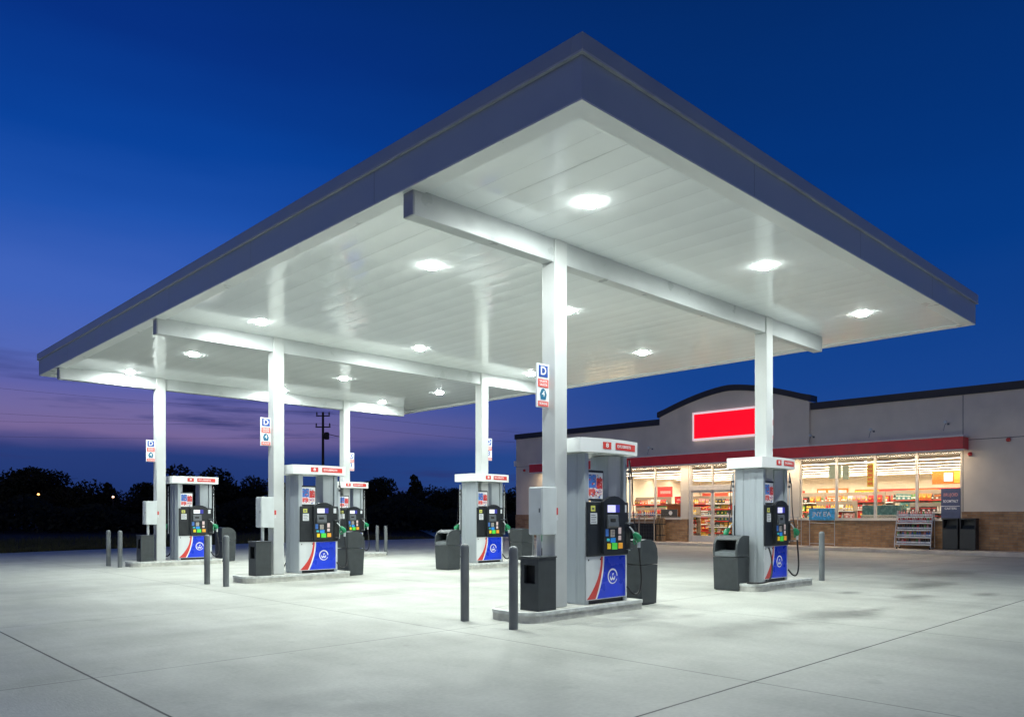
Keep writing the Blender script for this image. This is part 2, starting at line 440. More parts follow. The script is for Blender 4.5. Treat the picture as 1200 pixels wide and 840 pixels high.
# ------------------------------------------------------------------ islands
def island_bm(x0, x1, y0, y1):
    def ring(inset):
        r = .3 - inset; pts = []
        for (cx, cy, a0) in ((x0 + .3, y0 + .3, 180), (x1 - .12, y0 + .12, 270), (x1 - .12, y1 - .12, 0), (x0 + .3, y1 - .3, 90)):
            rr = (.3 if cx < (x0 + x1) / 2 else .12) - inset
            for k in range(7):
                a = R(a0 + 15 * k); pts.append((cx + rr * math.cos(a), cy + rr * math.sin(a)))
        return pts
    return ring
ISL = {}
SPOT = {(0, 0): 'nearest island, by the tall front column', (1, 0): 'island closest to the shop door', (0, 1): 'left island of the middle row',
        (1, 1): 'right island of the middle row, before the shop corner', (0, 2): 'far left island', (1, 2): 'farthest island, partly hidden behind another pump'}
for i in (0, 1):
    for j in (0, 1, 2):
        yb = YC[j] - .2
        x0, x1 = (7.48, 10.12) if i == 0 else (13.72, 16.2)
        r = island_bm(x0, x1, yb, yb + .95)
        o = thing('pump_island', 'raised concrete kerb, ' + SPOT[i, j], 'island', (x0, yb, 0), 0, 'pump islands under the canopy')
        b = MB(); b.prism(r(.012), 'z', -.01, .1, KCON); b.prism(r(.03), 'z', .1, .148, KCON)
        b.build('kerb', o, off=(x0, yb, 0))
        b = MB(); ra, rb = r(0), r(.035); n = len(ra)
        vs = [(p[0], p[1], .101) for p in ra] + [(p[0], p[1], .146) for p in ra] + [(p[0], p[1], .152) for p in rb]
        b.add(vs, [(k, (k + 1) % n, n + (k + 1) % n, n + k) for k in range(n)] + [(n + k, n + (k + 1) % n, 2 * n + (k + 1) % n, 2 * n + k) for k in range(n)], STEEL)
        b.build('steel_edge', o, off=(x0, yb, 0))

# ------------------------------------------------------------------ fuel dispensers
def emblem(b, cx, cz, r, y, m):
    n = 30; vs, fs = [], []
    for k in range(n):
        a = 2 * math.pi * k / n
        wdt = .12 + .1 * max(0, math.sin(a * .5 + .6))
        for q in (r, r * (1 - wdt)):
            vs.append((cx + q * math.cos(a), y, cz + q * math.sin(a)))
    for k in range(n - 2):
        fs.append((2 * k, 2 * k + 1, 2 * k + 3, 2 * k + 2))
    b.add(vs, fs, m)
    for (sx, w_) in ((-.36, .3), (.1, .3)):   # two cupped leaves inside the ring
        pts = []
        for k in range(9):
            a = R(180 + 22.5 * k); pts.append((cx + r * (sx + .12 + w_ * math.cos(a)), y, cz + r * (-.05 + .5 * math.sin(a))))
        for k in range(9):
            a = R(360 - 22.5 * k); pts.append((cx + r * (sx + .12 + w_ * .55 * math.cos(a)), y, cz + r * (.0 + .28 * math.sin(a))))
        b.add(pts, [tuple(range(18))], m)
    b.add([(cx - .1 * r, y, cz + .1 * r), (cx + .12 * r, y, cz + .1 * r), (cx + .3 * r, y, cz + .42 * r), (cx - .05 * r, y, cz + .35 * r)], [(0, 1, 2, 3)], m)

def quad(b, x0, z0, x1, z1, y, m, th=.006):
    b.box(x0, y - th, z0, x1, y, z1, m)

def make_pump():
    """front face at local y=0 looking to -y, width 0..1.02 along x, depth .62; local z=0 is the island top"""
    o = thing('fuel_dispenser', '', 'fuel pump', (0, 0, 0), 0, 'fuel pumps under the canopy')
    D = .62; W = 1.02
    b = MB(); b.box(.02, .02, 0, W - .02, D - .02, .06, BLACK); b.build('plinth', o)
    for xe in (0, W - .085):                      # ribbed end panels, full height
        b = MB(); ww = .085
        prof = [(0, 0), (ww, 0), (ww, D), (0, D)]
        if xe == 0: pr = [(ww, 0), (ww, D), (0, D), (0, D * .72), (.014, D * .70), (.014, D * .50), (0, D * .48), (0, D * .3), (.008, D * .28), (.008, D * .22), (0, D * .2), (0, 0)]
        else: pr = [(0, 0), (ww, 0), (ww, D * .2), (ww - .008, D * .22), (ww - .008, D * .28), (ww, D * .3), (ww, D * .48), (ww - .014, D * .50), (ww - .014, D * .70), (ww, D * .72), (ww, D), (0, D)]
        b.prism([(xe + p[0], p[1]) for p in pr], 'z', .003, 2.27, ALU)
        b.build('end_panel', o, .004)
    # deep inner fins standing between the end panels in the open upper part
    b = MB(); b.prism([(.70, .12), (.93, .05), (.935, .57), (.72, .5)], 'z', 1.56, 2.27, ALU); b.build('inner_fin', o, .008)
    b = MB(); b.box(.09, .16, 1.56, .20, .24, 2.27, ALUL); b.build('inner_post', o, .006)
    # lower cabinet with swoosh graphic
    lc = MB(); lc.box(.015, -.012, .062, W - .015, -.001, .718, PWHT); lc.box(.087, 0, .062, W - .087, D, .718, PWHT); lc.box(.015, D + .001, .062, W - .015, D + .012, .718, PWHT); low = lc.build('lower_cabinet', o, .004)
    z0, z1 = .075, .712; xa, xb = .03, W - .06
    N = 14
    def edge_l(t): return .36 - .33 * (1 - t) ** 2.2
    def edge_r(t): return .405 - .175 * (1 - t) ** 2.0
    vs, fr_, fw_, fb_ = [], [], [], []
    for k in range(N + 1):
        t = k / N; z = z0 + (z1 - z0) * t
        for x in (edge_l(t), edge_r(t), edge_r(t) + .035, xb): vs.append((x, -.0135, z))
    for k in range(N):
        fr_.append((4 * k, 4 * k + 1, 4 * k + 5, 4 * k + 4)); fw_.append((4 * k + 1, 4 * k + 2, 4 * k + 6, 4 * k + 5)); fb_.append((4 * k + 2, 4 * k + 3, 4 * k + 7, 4 * k + 6))
    b = MB(); b.add(vs, fr_, PRED); b.add(vs, fw_, LETW); b.add(vs, fb_, BLUE)
    b.box(.06, -.016, .655, .08, -.0125, .68, RECESS); b.box(.335, -.018, .66, .355, -.0140, .685, RECESS)
    b.build('graphic_panel', low)
    b = MB(); emblem(b, .64, .40, .12, -.0155, LETW); b.build('emblem', low)
    # black control box
    b = MB(); b.box(.02, -.03, .722, W - .0, -.001, 1.545, DARK); b.box(.087, 0, .722, W - .087, D, 1.545, DARK); b.box(0, D + .001, .722, W - .02, D + .03, 1.545, DARK)
    cb = b.build('control_box', o, .012)
    b = MB()                                        # raised centre console with a domed brow
    prof = [(.34, .755), (.86, .755), (.86, 1.545), (.80, 1.585), (.70, 1.625), (.60, 1.635), (.50, 1.625), (.40, 1.585), (.34, 1.545)]
    b.prism(prof, 'y', -.085, -.0315, DARK); b.build('console', cb, .012)
    yc = -.0855; yb = -.0305
    b = MB(); quad(b, .43, 1.385, .62, 1.495, yc, SCRN); sc = b.build('screen', cb, .002)
    b = MB(); quad(b, .622, 1.385, .72, 1.50, yc, SCRD, .004); b.build('screen_border', cb)
    b = MB(); b.prism([(-.13, 1.17), (-.0875, 1.14), (-.0875, 1.345), (-.11, 1.335)], 'x', .41, .66, GREYM); b.box(.46, -.127, 1.24, .58, -.12, 1.29, RECESS)
    b.build('card_reader', cb, .006)
    for nm, xa_, za_, xb_, zb_, c in (('label_plate', .38, 1.02, .45, 1.13, 'navy'), ('keypad', .50, 1.01, .59, 1.12, 'beige'), ('label_plate', .69, 1.05, .76, 1.15, 'pink'),
                                     ('label_plate', .69, .955, .76, 1.025, 'pink'), ('label_plate', .50, .92, .62, .995, 'blue'), ('label_plate', .41, .945, .475, .985, 'cyan'),
                                     ('grade_button', .42, .825, .495, .91, 'yellow'), ('grade_button', .53, .815, .655, .915, 'green'), ('grade_button', .69, .825, .79, .915, 'orange')):
        b = MB(); quad(b, xa_, za_, xb_, zb_, yc, BT[c], .012 if nm != 'label_plate' else .005)
        if nm == 'keypad':
            for r_ in range(4):
                for c_ in range(3): b.box(xa_ + .012 + c_ * .024, yc - .017, za_ + .012 + r_ * .024, xa_ + .028 + c_ * .024, yc - .012, za_ + .026 + r_ * .024, GREYM)
        p = b.build(nm, cb, .003); 
    b = MB(); quad(b, .10, 1.40, .20, 1.485, yb, STKY, .003); b.box(.125, yb - .0045, 1.425, .175, yb - .003, 1.455, GREYM); b.build('sticker', cb)
    b = MB(); quad(b, .09, 1.21, .245, 1.375, yb, STK, .003)
    for k in range(4): b.box(.105, yb - .0045, 1.235 + k * .034, .225 - .02 * (k % 2), yb - .003, 1.245 + k * .034, GREYM)
    b.build('sticker', cb)
    b = MB(); quad(b, .89, 1.385, .965, 1.50, yb, STK, .003); b.build('sticker', cb)
    # nozzle boot on the right of both faces, with nozzle, hose and cable mast
    for side in (0, 1):
        T = (lambda p: p) if side == 0 else (lambda p: (W - p[0], D - p[1], p[2]))
        def bx(b, p, q, m):
            p, q = T(p), T(q); b.box(min(p[0], q[0]), min(p[1], q[1]), p[2], max(p[0], q[0]), max(p[1], q[1]), q[2], m)
        b = MB(); bx(b, (.885, -.07, .80), (1.02, -.031, 1.20), DARK); bx(b, (.9, -.074, .84), (1.0, -.0705, 1.16), RECESS); bx(b, (.87, -.12, 1.205), (1.04, -.03, 1.225), GREYM); bx(b, (.90, -.13, .80), (1.02, -.07, .815), GREYM)
        b.build('nozzle_boot', o, .005)
        b = MB()
        gr = [(1.0, -.15, 1.06), (1.04, -.16, 1.03), (1.09, -.165, .98), (1.11, -.165, .93)]
        b.tube([T(p) for p in gr], [.03, .05, .062, .042], GREEN, 10)
        b.tube([T(p) for p in [(1.09, -.165, .95), (1.05, -.165, .90), (1.0, -.16, .885), (.985, -.16, .93), (1.0, -.155, 1.0)]], .011, GREEN, 6)
        nz = b.build('nozzle', o)
        b = MB(); b.tube([T(p) for p in [(1.01, -.15, 1.05), (.975, -.14, 1.11), (.93, -.12, 1.16)]], .013, ALUL, 8); b.build('spout', nz)
        b = MB(); b.tube([T(p) for p in [(1.11, -.165, .935), (1.11, -.165, .87), (1.11, -.165, .83)]], .026, ALUL, 8); b.build('swivel', nz)
        hp = [(1.11, -.165, .84), (1.12, -.17, .70), (1.15, -.17, .50), (1.165, -.17, .30), (1.14, -.16, .15), (1.08, -.14, .095), (1.02, -.1, .12), (.985, -.03, .22)]
        b = MB(); b.tube([T(p) for p in smooth(hp)], .017, BLACK, 8); b.build('hose', o)
        b = MB(); b.tube([T(p) for p in [(1.06, -.02, .78), (1.06, -.02, 2.2)]], .013, ALUL, 8)
        for z in (2.0, 1.9): b.tube([T((1.06, -.02, z)), T((1.06, -.02, z + .05))], .024, GREYM, 8)
        ms = b.build('hose_mast', o)
        b = MB(); b.tube([T(p) for p in smooth([(1.04, -.03, 2.22), (1.075, -.06, 1.9), (1.085, -.07, 1.5), (1.09, -.1, 1.2), (1.11, -.15, 1.02)])], .009, BLACK, 6)
        b.build('retractor_cable', ms)
    # poster frame standing on the box
    b = MB(); b.box(.06, .015, 1.56, .455, .05, 2.02, DARK); pf = b.build('poster_frame', o, .006)
    pc = random.Random(3)
    b = MB(); y = .0145; b.box(.085, y - .004, 1.59, .43, y, 1.985, SIGNW)
    b.box(.10, y - .006, 1.755, .27, y - .004, 1.955, BT['navy']); b.box(.28, y - .006, 1.74, .42, y - .004, 1.90, PRED)
    b.box(.10, y - .006, 1.645, .25, y - .004, 1.735, PINKR); b.box(.26, y - .006, 1.655, .42, y - .004, 1.725, BT['pink'])
    for k in range(70):
        xx, zz = pc.uniform(.10, .385), pc.uniform(1.60, 1.95); s1, s2 = pc.uniform(.01, .032), pc.uniform(.006, .022)
        b.box(xx, y - .0065 - k * .0001, zz, xx + s1, y - .005, zz + s2, pc.choice([BT['blue'], RED, RED, GREYM, BT['pink'], LETB, PINKR, BT['navy'], STK]))
    b.build('advert', pf)
    # white topper: bowed front in plan
    b = MB(); pts = []
    x0, x1 = -.19, 1.19; n = 16
    for k in range(n + 1):
        u = k / n; pts.append((x0 + (x1 - x0) * u, -.08 - .10 * (1 - (2 * u - 1) ** 2)))
    for k in range(n + 1):
        u = 1 - k / n; pts.append((x0 + (x1 - x0) * u, D + .08 + .10 * (1 - (2 * u - 1) ** 2)))
    b.prism(pts, 'z', 2.28, 2.49, WHITE)
    tp = b.build('topper', o, .012)
    def front(x): u = (x - x0) / (x1 - x0); return -.08 - .10 * (1 - (2 * u - 1) ** 2) - .003
    def strip(b, xs, za, zb, m, lift):
        vs = []
        for x in xs: vs += [(x, front(x) - lift, za), (x, front(x) - lift, zb)]
        b.add(vs, [(2 * k, 2 * k + 2, 2 * k + 3, 2 * k + 1) for k in range(len(xs) - 1)], m)
    b = MB(); strip(b, [.22 + .18 * k / 4 for k in range(5)], 2.335, 2.44, PRED, .001); strip(b, [.50 + .58 * k / 8 for k in range(9)], 2.335, 2.44, PRED, .001)
    def on_face(p):
        return (p[0], front(p[0]) - .004, p[2])
    for (tx, sz, cx, wd) in (('8', .09, .31, .06), ('EXUSEKSTS', .06, .73, .38)):
        tb = MB(); tb.text(tx, sz, (cx, 0, 2.388), (1, 0, 0), (0, 0, 1), LETW, wd)
        b.add([on_face(v) for v in tb.v], tb.f, LETW)
    b.build('topper_label', tp)
    return o

def smooth(pts, n=6):
    pts = [Vector(p) for p in pts]; out = []
    for i in range(len(pts) - 1):
        p0 = pts[max(i - 1, 0)]; p1 = pts[i]; p2 = pts[i + 1]; p3 = pts[min(i + 2, len(pts) - 1)]
        for k in range(n):
            t = k / n
            out.append(.5 * ((2 * p1) + (p2 - p0) * t + (2 * p0 - 5 * p1 + 4 * p2 - p3) * t * t + (3 * p1 - p0 - 3 * p2 + p3) * t ** 3))
    out.append(pts[-1]); return out

PUMPW = {(0, 0): 'fuel pump with violet screen on the nearest island, beside the tall front column', (1, 0): 'fuel pump on the island by the shop door, black hose trailing towards a bin',
         (0, 1): 'fuel pump on the left island of the middle row, poster above its keypad', (1, 1): 'fuel pump on the right island of the middle row, between two grey bins',
         (0, 2): 'fuel pump on the far left island in front of the dark trees', (1, 2): 'farthest fuel pump, half hidden behind the left pump of the middle row'}
pump = make_pump()
white_screen = None
for j in (0, 1, 2):
    for i in (0, 1):
        o = pump if (i, j) == (0, 0) else copy_tree(pump)
        o.location = (8.78 if i == 0 else 14.2, YC[j] - .07, .152)
        o['label'] = PUMPW[i, j]
        if j > 0:
            for c in o.children:
                for d in c.children:
                    if d.name.startswith('screen') and not d.name.startswith('screen_border'):
                        if white_screen is None:
                            white_screen = d.data.copy(); white_screen.materials[0] = SCRW
                        d.data = white_screen
        if (i, j) == (1, 0):
            b = MB(); b.tube(smooth([(.12, -.05, .70), (.10, -.12, .5), (.02, -.17, .22), (-.15, -.18, .06), (-.38, -.1, .02), (-.45, .1, .02)]), .017, BLACK, 8)
            b.build('hose', o)

# ------------------------------------------------------------------ island furniture
SIDE = {0: 'nearest island', 1: 'left island of the middle row', 2: 'far left island'}
pr1 = pr2 = None
for j in (0, 1, 2):
    base = (7.9, YC[j], .152)
    if pr1 is None:
        o = pr1 = thing('electrical_cabinet', '', 'cabinet', base, 0, 'grey electrical cabinets on columns')
        b = MB(); b.box(0, -.035, 1.06, .3, .235, 1.745, CAB); bd = b.build('body', o, .012)
        b = MB(); b.box(-.014, -.025, 1.075, -.001, .225, 1.73, CAB); dr = b.build('door', o, .004)
        b = MB(); b.box(-.022, .0, 1.38, -.0145, .018, 1.44, GREYM); b.build('latch', dr)
        b = MB(); b.tube([(.1, .13, 0), (.1, .13, 1.06)], .036, CAB, 10); b.build('conduit', o)
    else:
        o = copy_tree(pr1); o.location = base
    o['label'] = 'pale grey electrical cabinet on the column of the ' + SIDE[j]
    base = (7.72, YC[j] - .13, .152)
    if pr2 is None:
        o = pr2 = thing('service_box', '', 'bin', base, 0, 'dark service boxes at column feet')
        b = MB(); w_, d_, h_ = .36, .36, .74
        b.box(0, 0, 0, w_, .03, h_, BINM); b.box(0, d_ - .03, 0, w_, d_, h_, BINM); b.box(w_ - .03, .03, 0, w_, d_ - .03, h_, BINM)
        b.box(0, .03, 0, .03, d_ - .03, .38, BINM); b.box(0, .03, .64, .03, d_ - .03, h_, BINM); b.box(0, .03, .38, .03, .07, .64, BINM); b.box(0, d_ - .08, .38, .03, d_ - .03, .64, BINM)
        b.box(.03, .03, .005, w_ - .03, d_ - .03, .37, RECESS)
        b.build('body', o)
        b = MB(); b.box(-.012, -.012, h_, w_ + .012, d_ + .012, h_ + .02, BINM); b.build('lid', o, .006)
        b = MB(); b.box(.10, .031, .38, .104, d_ - .031, .64, RECESS); b.build('dark_slot', o)
    else:
        o = copy_tree(pr2); o.location = base
    o['label'] = 'dark square-holed box at the column foot, ' + SIDE[j]

def make_bin():
    o = thing('litter_bin', '', 'bin', (0, 0, 0), 0, 'dark grey litter bins beside the pumps')
    hw = .27
    b = MB(); b.prism([(-.21, .012), (.20, .012), (.235, .66), (-.225, .66)], 'y', -hw, hw, BINM); b.box(-.19, -hw + .02, 0, .18, hw - .02, .012, BLACK)
    b.build('body', o, .025, seg=3)
    b = MB()
    cheek = [(-.225, .672), (.235, .672), (.245, .78), (.225, .93), (.16, 1.03), (.05, 1.08), (-.08, 1.09), (-.225, 1.075)]
    b.prism(cheek, 'y', -hw, -hw + .045, BINM); b.prism(cheek, 'y', hw - .045, hw, BINM)
    top = [(.243, .86), (.225, .93), (.16, 1.03), (.05, 1.08), (-.08, 1.09), (-.225, 1.075)]
    inn = [(p[0] - .012, p[1] - .03) for p in top][::-1]
    b.prism([(.165, .985), (.18, 1.0), (.16, 1.03), (.05, 1.08), (-.08, 1.09), (-.225, 1.075), (-.2, 1.04), (-.08, 1.055), (.04, 1.045), (.13, 1.0)], 'y', -hw + .046, hw - .046, BINM)
    b.box(-.225, -hw + .046, .672, -.195, hw - .046, 1.04, BINM)
    hd = b.build('hood', o, .012)
    b = MB(); b.box(-.19, -hw + .047, .673, .0, hw - .047, .70, RECESS); b.box(-.19, -hw + .047, .70, -.185, hw - .047, 1.03, RECESS); b.build('dark_opening', hd)
    b = MB(); b.prism([(.0, .674), (.236, .674), (.242, .76), (.0, .80)], 'y', -hw + .047, hw - .047, mat('bin_tray', (.16, .18, .19), .4, var=.2)); b.build('tray', hd, .006)
    return o
BINS = [((10.62, 7.93), 0, 'dark grey litter bin at the end of the nearest island, behind the green nozzle'),
        ((13.88, 8.02), 180, 'dark grey litter bin open towards the camera, before the pump by the shop door'),
        ((10.5, 16.65), 0, 'dark grey litter bin right of the left pump in the middle row'),
        ((13.45, 16.42), 180, 'dark grey litter bin open at left, beside the right pump of the middle row'),
        ((16.35, 16.5), 0, 'dark litter bin behind the nozzle of the right pump in the middle row'),
        ((10.72, 24.45), 0, 'dark grey litter bin right of the far left pump')]
lb = make_bin()
for k, ((x, y), rz, lab) in enumerate(BINS):
    o = lb if k == 0 else copy_tree(lb)
    o.location = (x, y, 0); o.rotation_euler = (0, 0, R(rz)); o['label'] = lab

BOL = [((7.04, 7.24), 1.09, 'dark bollard in front of the service box on the nearest island'), ((7.11, 8.30), 1.09, 'dark bollard left of the nearest island, clear on open concrete'),
       ((6.87, 16.59), 1.07, 'left bollard of the pair between the two left islands'), ((6.91, 15.72), 1.07, 'right bollard of the pair between the two left islands'),
       ((7.2, 24.4), 1.05, 'grey bollard farthest left, near the field'), ((7.26, 23.57), 1.05, 'grey bollard just right of the one farthest left'),
       ((17.29, 7.7), 1.12, 'grey bollard right of the island by the shop door'), ((16.62, 23.93), 1.09, 'pale bollard right of the farthest island'),
       ((16.9, 24.9), 1.09, 'pale bollard just left of the last one, beside the farthest island'), ((19.72, 19.3), .95, 'small pale bollard in front of the brick shop corner')]
bp_ = None
for (x, y), h, lab in BOL:
    if bp_ is None:
        r = .062
        o = bp_ = setp(MB().lathe([(r, 0), (r, 1.03), (r * .96, 1.05), (r * .82, 1.072), (r * .55, 1.086), (r * .2, 1.09)], (0, 0, 0), BOLL, 20).build('bollard'), lab, 'bollard', 'bollards around the islands')
    else:
        o = bp_.copy(); COL.objects.link(o)
    o.location = (x, y, 0); o.scale = (1, 1, h / 1.09); o['label'] = lab

# pump number flags on the columns
FLAG = {(0, 0): 'D and 4 flag sign high on the tall front column', (1, 0): 'D and 3 flag sign on the column before the shop, beside the red sign', (0, 1): 'D and 4 flag sign on the left column of the middle row',
        (1, 1): 'narrow flag sign on the right column of the middle row', (0, 2): 'small flag sign on the far left column', (1, 2): 'small flag sign on the farthest column, beside the power pole'}
for i in (0, 1):
    for j in (0, 1, 2):
        xs = (7.952, 8.198) if i == 0 else (14.734, 14.975)
        y = YC[j] + .12
        o = thing('pump_flag_sign', FLAG[i, j], 'sign', (xs[0], y, 3.05), 0, 'flag signs on the canopy columns')
        of = (xs[0], y, 3.05)
        b = MB(); b.box(xs[0], y, 3.05, xs[1], y + .03, 3.68, SIGNW); b.build('sign_plate', o, .003, of)
        xm = (xs[0] + xs[1]) / 2
        for face, (yy, xd) in enumerate(((y - .003, 1), (y + .033, -1))):
            b = MB(); lf = -1 if xd == 1 else 1
            def qd(x0, z0, x1, z1, m, e):
                ya, yb_ = sorted((yy, yy + lf * e)); b.box(x0, ya, z0, x1, yb_, z1, m)
            qd(xs[0] + .03, 3.49, xs[1] - .03, 3.655, LETB, .003); qd(xs[0] + .015, 3.34, xs[1] - .015, 3.46, PINKR, .003); qd(xs[0] + .015, 3.065, xs[1] - .015, 3.14, PINKR, .003)
            b.text('D', .17, (xm, yy + lf * .003, 3.573), (xd, 0, 0), (0, 0, 1), LETW)
            for z, s_ in ((3.425, .045), (3.375, .045), (3.103, .045)):
                b.text('SAUSTR' if z > 3.2 else 'BOKEXE', s_, (xm, yy + lf * .003, z), (xd, 0, 0), (0, 0, 1), LETW, .16)
            if i == 0:
                pts = [(xm - .05, 3.165), (xm + .05, 3.165), (xm + .07, 3.24), (xm + .04, 3.305), (xm, 3.325), (xm - .04, 3.305), (xm - .07, 3.24)]
                ya, yb_ = sorted((yy, yy + lf * .003)); b.prism(pts, 'y', ya, yb_, TEAL)
                b.text('4', .12, (xm, yy + lf * .003, 3.245), (xd, 0, 0), (0, 0, 1), LETW)
            else:
                b.text('3', .2, (xm, yy, 3.245), (xd, 0, 0), (0, 0, 1), LETB)
            b.build('sign_print', o, off=of)

# ------------------------------------------------------------------ shop building
XF = 33.0
shop = thing('shop_building', 'low grey convenience shop with arched centre parapet, red awning band and brick base', 'building', (XF, 18, 0))
so = (XF, 18, 0)
SB = lambda b, name, parent=None, bevel=0: b.build(name, parent or shop, bevel, so)
b = MB()
for (ya, yb_, za, zb) in ((-2, 9.24, 1.62, 6.1), (9.24, 15.7, 4.02, 6.1), (15.7, 18.8, 1.28, 6.1), (18.8, 21.45, 4.06, 6.1), (21.45, 21.87, 1.28, 6.1), (21.87, 28.3, 4.02, 6.1), (28.3, 33.7, 1.5, 6.1)):
    b.box(XF, ya, za, XF + .3, yb_, zb, STUCCO)
b.box(XF + .3, 33.4, .1, 50, 33.7, 6.1, STUCCO); b.box(XF + .3, -2, .1, 50, -1.7, 6.1, STUCCO); b.box(50, -2, .1, 50.3, 33.7, 6.1, STUCCO)
wl = SB(b, 'wall')
for y in (9.19, 2.5): SB(MB().box(XF - .002, y - .012, 1.63, XF + .01, y + .012, 6.09, CAPM), 'control_joint', wl)
SB(MB().box(XF - .002, -2, 4.35, XF + .01, 9.17, 4.372, CAPM), 'control_joint', wl)
SB(MB().box(XF - .002, 28.5, 4.4, XF + .01, 33.69, 4.415, CAPM), 'control_joint', wl)
b = MB()
for (ya, yb_, zb) in ((-2, 9.235, 1.618), (9.24, 15.7, 1.255), (15.705, 18.78, 1.278), (21.47, 21.865, 1.278), (21.87, 28.295, 1.255), (28.3, 33.72, 1.498)):
    b.box(XF - .035, ya, .14, XF + .29, yb_, zb, BRICK)
SB(b, 'brick_base')
b = MB()
for (ya, yb_) in ((9.2, 15.74), (21.83, 28.34)): b.box(XF - .07, ya, 1.257, XF + .31, yb_, 1.31, FRAME)
SB(b, 'sill', None, .006)
# arched centre parapet
def arch(y, base=6.46, rise=.92): u = (y - 19.12) / 3.93; return base + rise * (1 - abs(u) ** 1.55)
ys = [15.19 + 7.86 * k / 24 for k in range(25)]
b = MB(); b.prism([(15.19, 4.5)] + [(y, arch(y)) for y in ys] + [(23.05, 4.5)], 'x', XF - .16, XF - .003, STUCCO)
b.prism([(15.19, 6.11)] + [(y, arch(y)) for y in ys] + [(23.05, 6.11)], 'x', XF + .003, XF + .3, STUCCO)
SB(b, 'arched_parapet')
b = MB()
for (ya, yb_) in ((-2.05, 15.185), (23.055, 33.78)): b.box(XF - .07, ya, 6.1, XF + .4, yb_, 6.4, CAPM)
b.box(XF + .4, 33.35, 6.1, 50.3, 33.78, 6.4, CAPM); b.box(XF + .4, -2.05, 6.1, 50.3, -1.65, 6.4, CAPM); b.box(50.3, -2.05, 6.1, 50.4, 33.78, 6.4, CAPM)
ya_ = [15.08] + ys[1:-1] + [23.16]
b.prism([(y, arch(min(max(y, 15.19), 23.05)) + .001) for y in ya_] + [(y, arch(min(max(y, 15.19), 23.05)) + .27) for y in ya_[::-1]], 'x', XF - .24, XF + .4, CAPM)
SB(b, 'parapet_cap')
b = MB(); b.box(XF + .3, -1.7, 5.6, 50, 33.4, 5.75, CAPM); SB(b, 'roof')
# awning band
b = MB(); b.box(32.3, 9.0, 3.98, XF - .003, 31.9, 4.44, AWNR); aw = SB(b, 'awning', None, .01)
b = MB(); b.box(32.26, 8.97, 4.445, XF - .004, 31.93, 4.50, AWNW); b.box(32.28, 8.98, 3.925, 32.32, 31.92, 3.977, AWNW); b.box(32.325, 8.98, 3.962, XF - .004, 31.92, 3.977, AWNW); SB(b, 'awning_edge', aw, .004)
b = MB(); b.box(32.42, 9.3, 3.951, 32.52, 31.5, 3.9615, AWNL); SB(b, 'awning_light', aw)
# storefront windows
def window(ya, yb_, za, zb, name='window'):
    b = MB(); t = .05; x0, x1 = XF + .06, XF + .16
    b.box(x0, ya, za, x1, ya + t, zb, FRAME); b.box(x0, yb_ - t, za, x1, yb_, zb, FRAME)
    b.box(x0, ya + t, za, x1, yb_ - t, za + t, FRAME); b.box(x0, ya + t, zb - t, x1, yb_ - t, zb, FRAME)
    w_ = SB(b, name, None, .004)
    b = MB(); b.add([(XF + .11, ya + t, za + t), (XF + .11, yb_ - t, za + t), (XF + .11, yb_ - t, zb - t), (XF + .11, ya + t, zb - t)], [(0, 1, 2, 3)], GLASS)
    SB(b, 'pane', w_); return w_
for k in range(4): window(9.26 + 1.61 * k, 9.26 + 1.61 * (k + 1) - .004, 1.312, 4.015)
for k in range(4): window(21.89 + 1.6 * k, 21.89 + 1.6 * (k + 1) - .004, 1.312, 4.015)
# door: two leaves and a transom
b = MB(); b.box(XF + .02, 18.82, .152, XF + .2, 18.95, 4.05, FRAME); b.box(XF + .02, 21.32, .152, XF + .2, 21.44, 4.05, FRAME); b.box(XF + .0, 18.95, 2.7, XF + .2, 21.32, 2.9, FRAME)
b.box(XF + .02, 18.95, 3.98, XF + .2, 21.32, 4.05, FRAME)
SB(b, 'door_frame', None, .006)
window(18.955, 20.13, 2.905, 3.975, 'transom_window'); window(20.135, 21.315, 2.905, 3.975, 'transom_window')
for (ya, yb_, hy) in ((18.955, 20.13, 20.05), (20.14, 21.315, 20.2)):
    b = MB(); x0, x1 = XF + .07, XF + .13; t = .075
    b.box(x0, ya, .165, x1, ya + t, 2.69, FRAME); b.box(x0, yb_ - t, .165, x1, yb_, 2.69, FRAME)
    b.box(x0, ya + t, .165, x1, yb_ - t, .48, FRAME); b.box(x0, ya + t, 2.6, x1, yb_ - t, 2.69, FRAME); b.box(x0, ya + t, 1.38, x1, yb_ - t, 1.46, FRAME)
    d = SB(b, 'door', None, .004)
    b = MB()
    for (za, zb) in ((.48, 1.38), (1.46, 2.6)): b.add([(XF + .1, ya + t, za), (XF + .1, yb_ - t, za), (XF + .1, yb_ - t, zb), (XF + .1, ya + t, zb)], [(0, 1, 2, 3)], GLASS)
    SB(b, 'pane', d)
    b = MB(); b.tube([(XF + .02, hy, 1.0), (XF + .02, hy, 1.32)], .014, ALUL); SB(b, 'handle', d)
